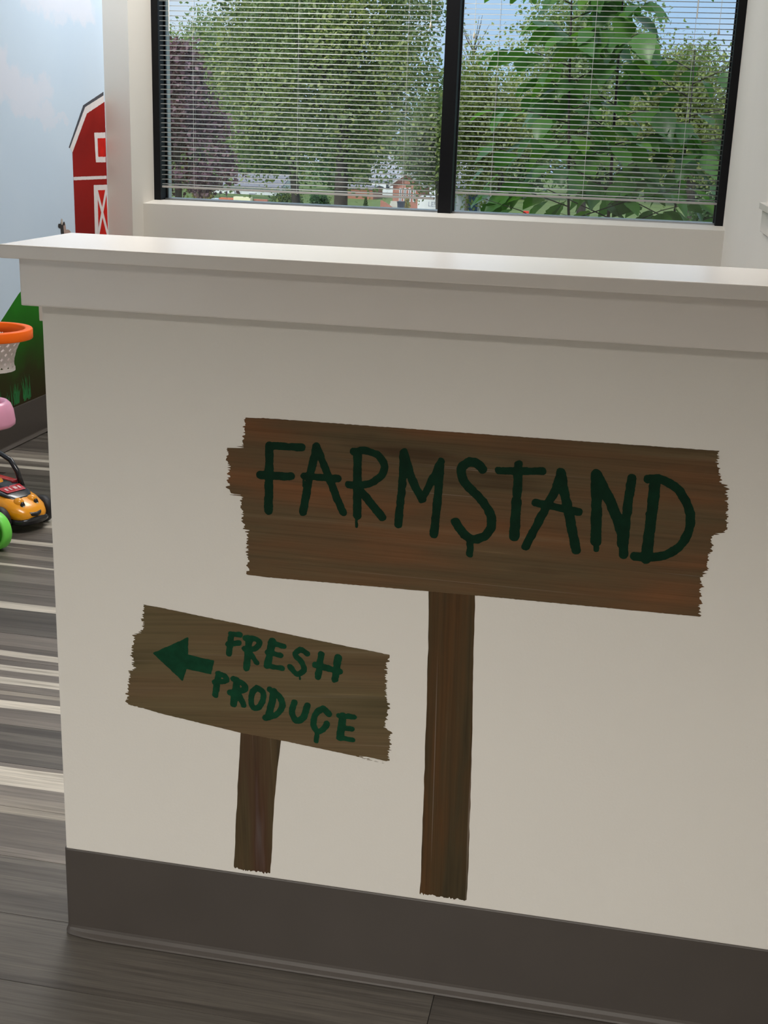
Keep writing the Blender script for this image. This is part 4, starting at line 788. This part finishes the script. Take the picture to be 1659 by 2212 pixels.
def leaf_mesh(k):
    r = random.Random(k); n = 10; verts = []; faces = []
    wid = .34 + .05 * r.random(); droop = .10 + .22 * r.random(); cup = .10 + .12 * r.random()
    for i in range(n + 1):
        t = i / n; w = wid * math.sin(math.pi * min(1, t ** .72)) ** .85 * (1 - .25 * t) * (1.0 + (.07 if i % 2 else -.05)) if 0 < t < 1 else .004
        z = -droop * t * t; verts += [(t, -w, z + cup * w + .02 * r.uniform(-1, 1) * w), (t - .02, -w * .5, z + cup * w * .35), (t, 0, z - .012), (t - .02, w * .5, z + cup * w * .35), (t, w, z + cup * w + .02 * r.uniform(-1, 1) * w)]
    for i in range(n):
        for j in range(4): faces.append((i * 5 + j, (i + 1) * 5 + j, (i + 1) * 5 + j + 1, i * 5 + j + 1))
    b = len(verts); verts += [(-.18, -.008, .03), (-.18, .008, .03), (0, .008, -.008), (0, -.008, -.008)]; faces.append((b, b + 3, b + 2, b + 1))
    me = bpy.data.meshes.new('leaf'); me.from_pydata(verts, [], faces); me.update(); me.materials.append(MATS['near_leaf']); me.polygons.foreach_set('use_smooth', [True] * len(me.polygons)); return me
LEAF = [leaf_mesh(k) for k in range(5)]
lr = random.Random(21); LV = []
def along(P, z):
    for a, b in zip(P, P[1:]):
        if a[2] <= z <= b[2]: return Vector(a).lerp(Vector(b), (z - a[2]) / (b[2] - a[2]))
    return Vector(P[-1])
for si, (P, z0, z1, step) in enumerate(((STEM[0], .15, 2.35, .08), (STEM[1], .2, 2.25, .08), (STEM[2], .1, 1.7, .085))):
    z = z0; side = 0
    while z < z1:
        side += 1; o = along(P, z); a = lr.uniform(-.5, .5) + (math.pi if side % 2 else 0) + lr.choice((0, 0, .9, -.9))
        reach = lr.uniform(.30, .58) * (1.45 if z < 1.0 else (1.0 if z < 1.7 else .75)); dirv = Vector((math.cos(a), math.sin(a) * .7, lr.uniform(.05, .45)))
        e = o + dirv * reach; mid = o.lerp(e, .5) + Vector((0, 0, .03))
        bm = bmesh.new(); tube(bm, [rel(o), rel(mid), rel(e)], [.004, .0028, .0012], 5); bm_obj('branch', bm, 'stem_dark', nt_, True)
        k = 0; s = .12
        while s <= 1.001:
            p = o.lerp(mid, s * 2) if s < .5 else mid.lerp(e, s * 2 - 1)
            yaw = math.atan2(dirv.y, dirv.x) + (lr.uniform(.5, 1.1) * (1 if k % 2 else -1) if s < .95 else 0); sc = lr.uniform(.12, .21)
            pitch = lr.uniform(.1, .75); roll = lr.uniform(-.7, .7)
            q = rel(p); LV.append(((q[0] + math.cos(yaw) * .18 * sc, q[1] + math.sin(yaw) * .18 * sc, q[2] - .02 * sc), (roll, pitch, yaw), sc, lr.randrange(5)))
            k += 1; s += lr.uniform(.10, .17)
        z += step * lr.uniform(.8, 1.2)
LV.sort(key=lambda v: v[0][1])                       # nearest the window first
for loc, rot, sc, k in LV[:298]:
    l = data_obj('leaf', LEAF[k], nt_, loc, rot); l.scale = (sc, sc, sc)
from mathutils import Euler
bm = bmesh.new()
for loc, rot, sc, k in LV[298:]:
    M = Matrix.LocRotScale(Vector(loc), Euler(rot), Vector((sc, sc, sc))); n0 = len(bm.verts); bm.from_mesh(LEAF[k]); bm.verts.ensure_lookup_table()
    bmesh.ops.transform(bm, matrix=M, verts=bm.verts[n0:])
if bm.verts: bm_obj('leaf_mass', bm, 'near_leaf', nt_, True, kind='stuff')
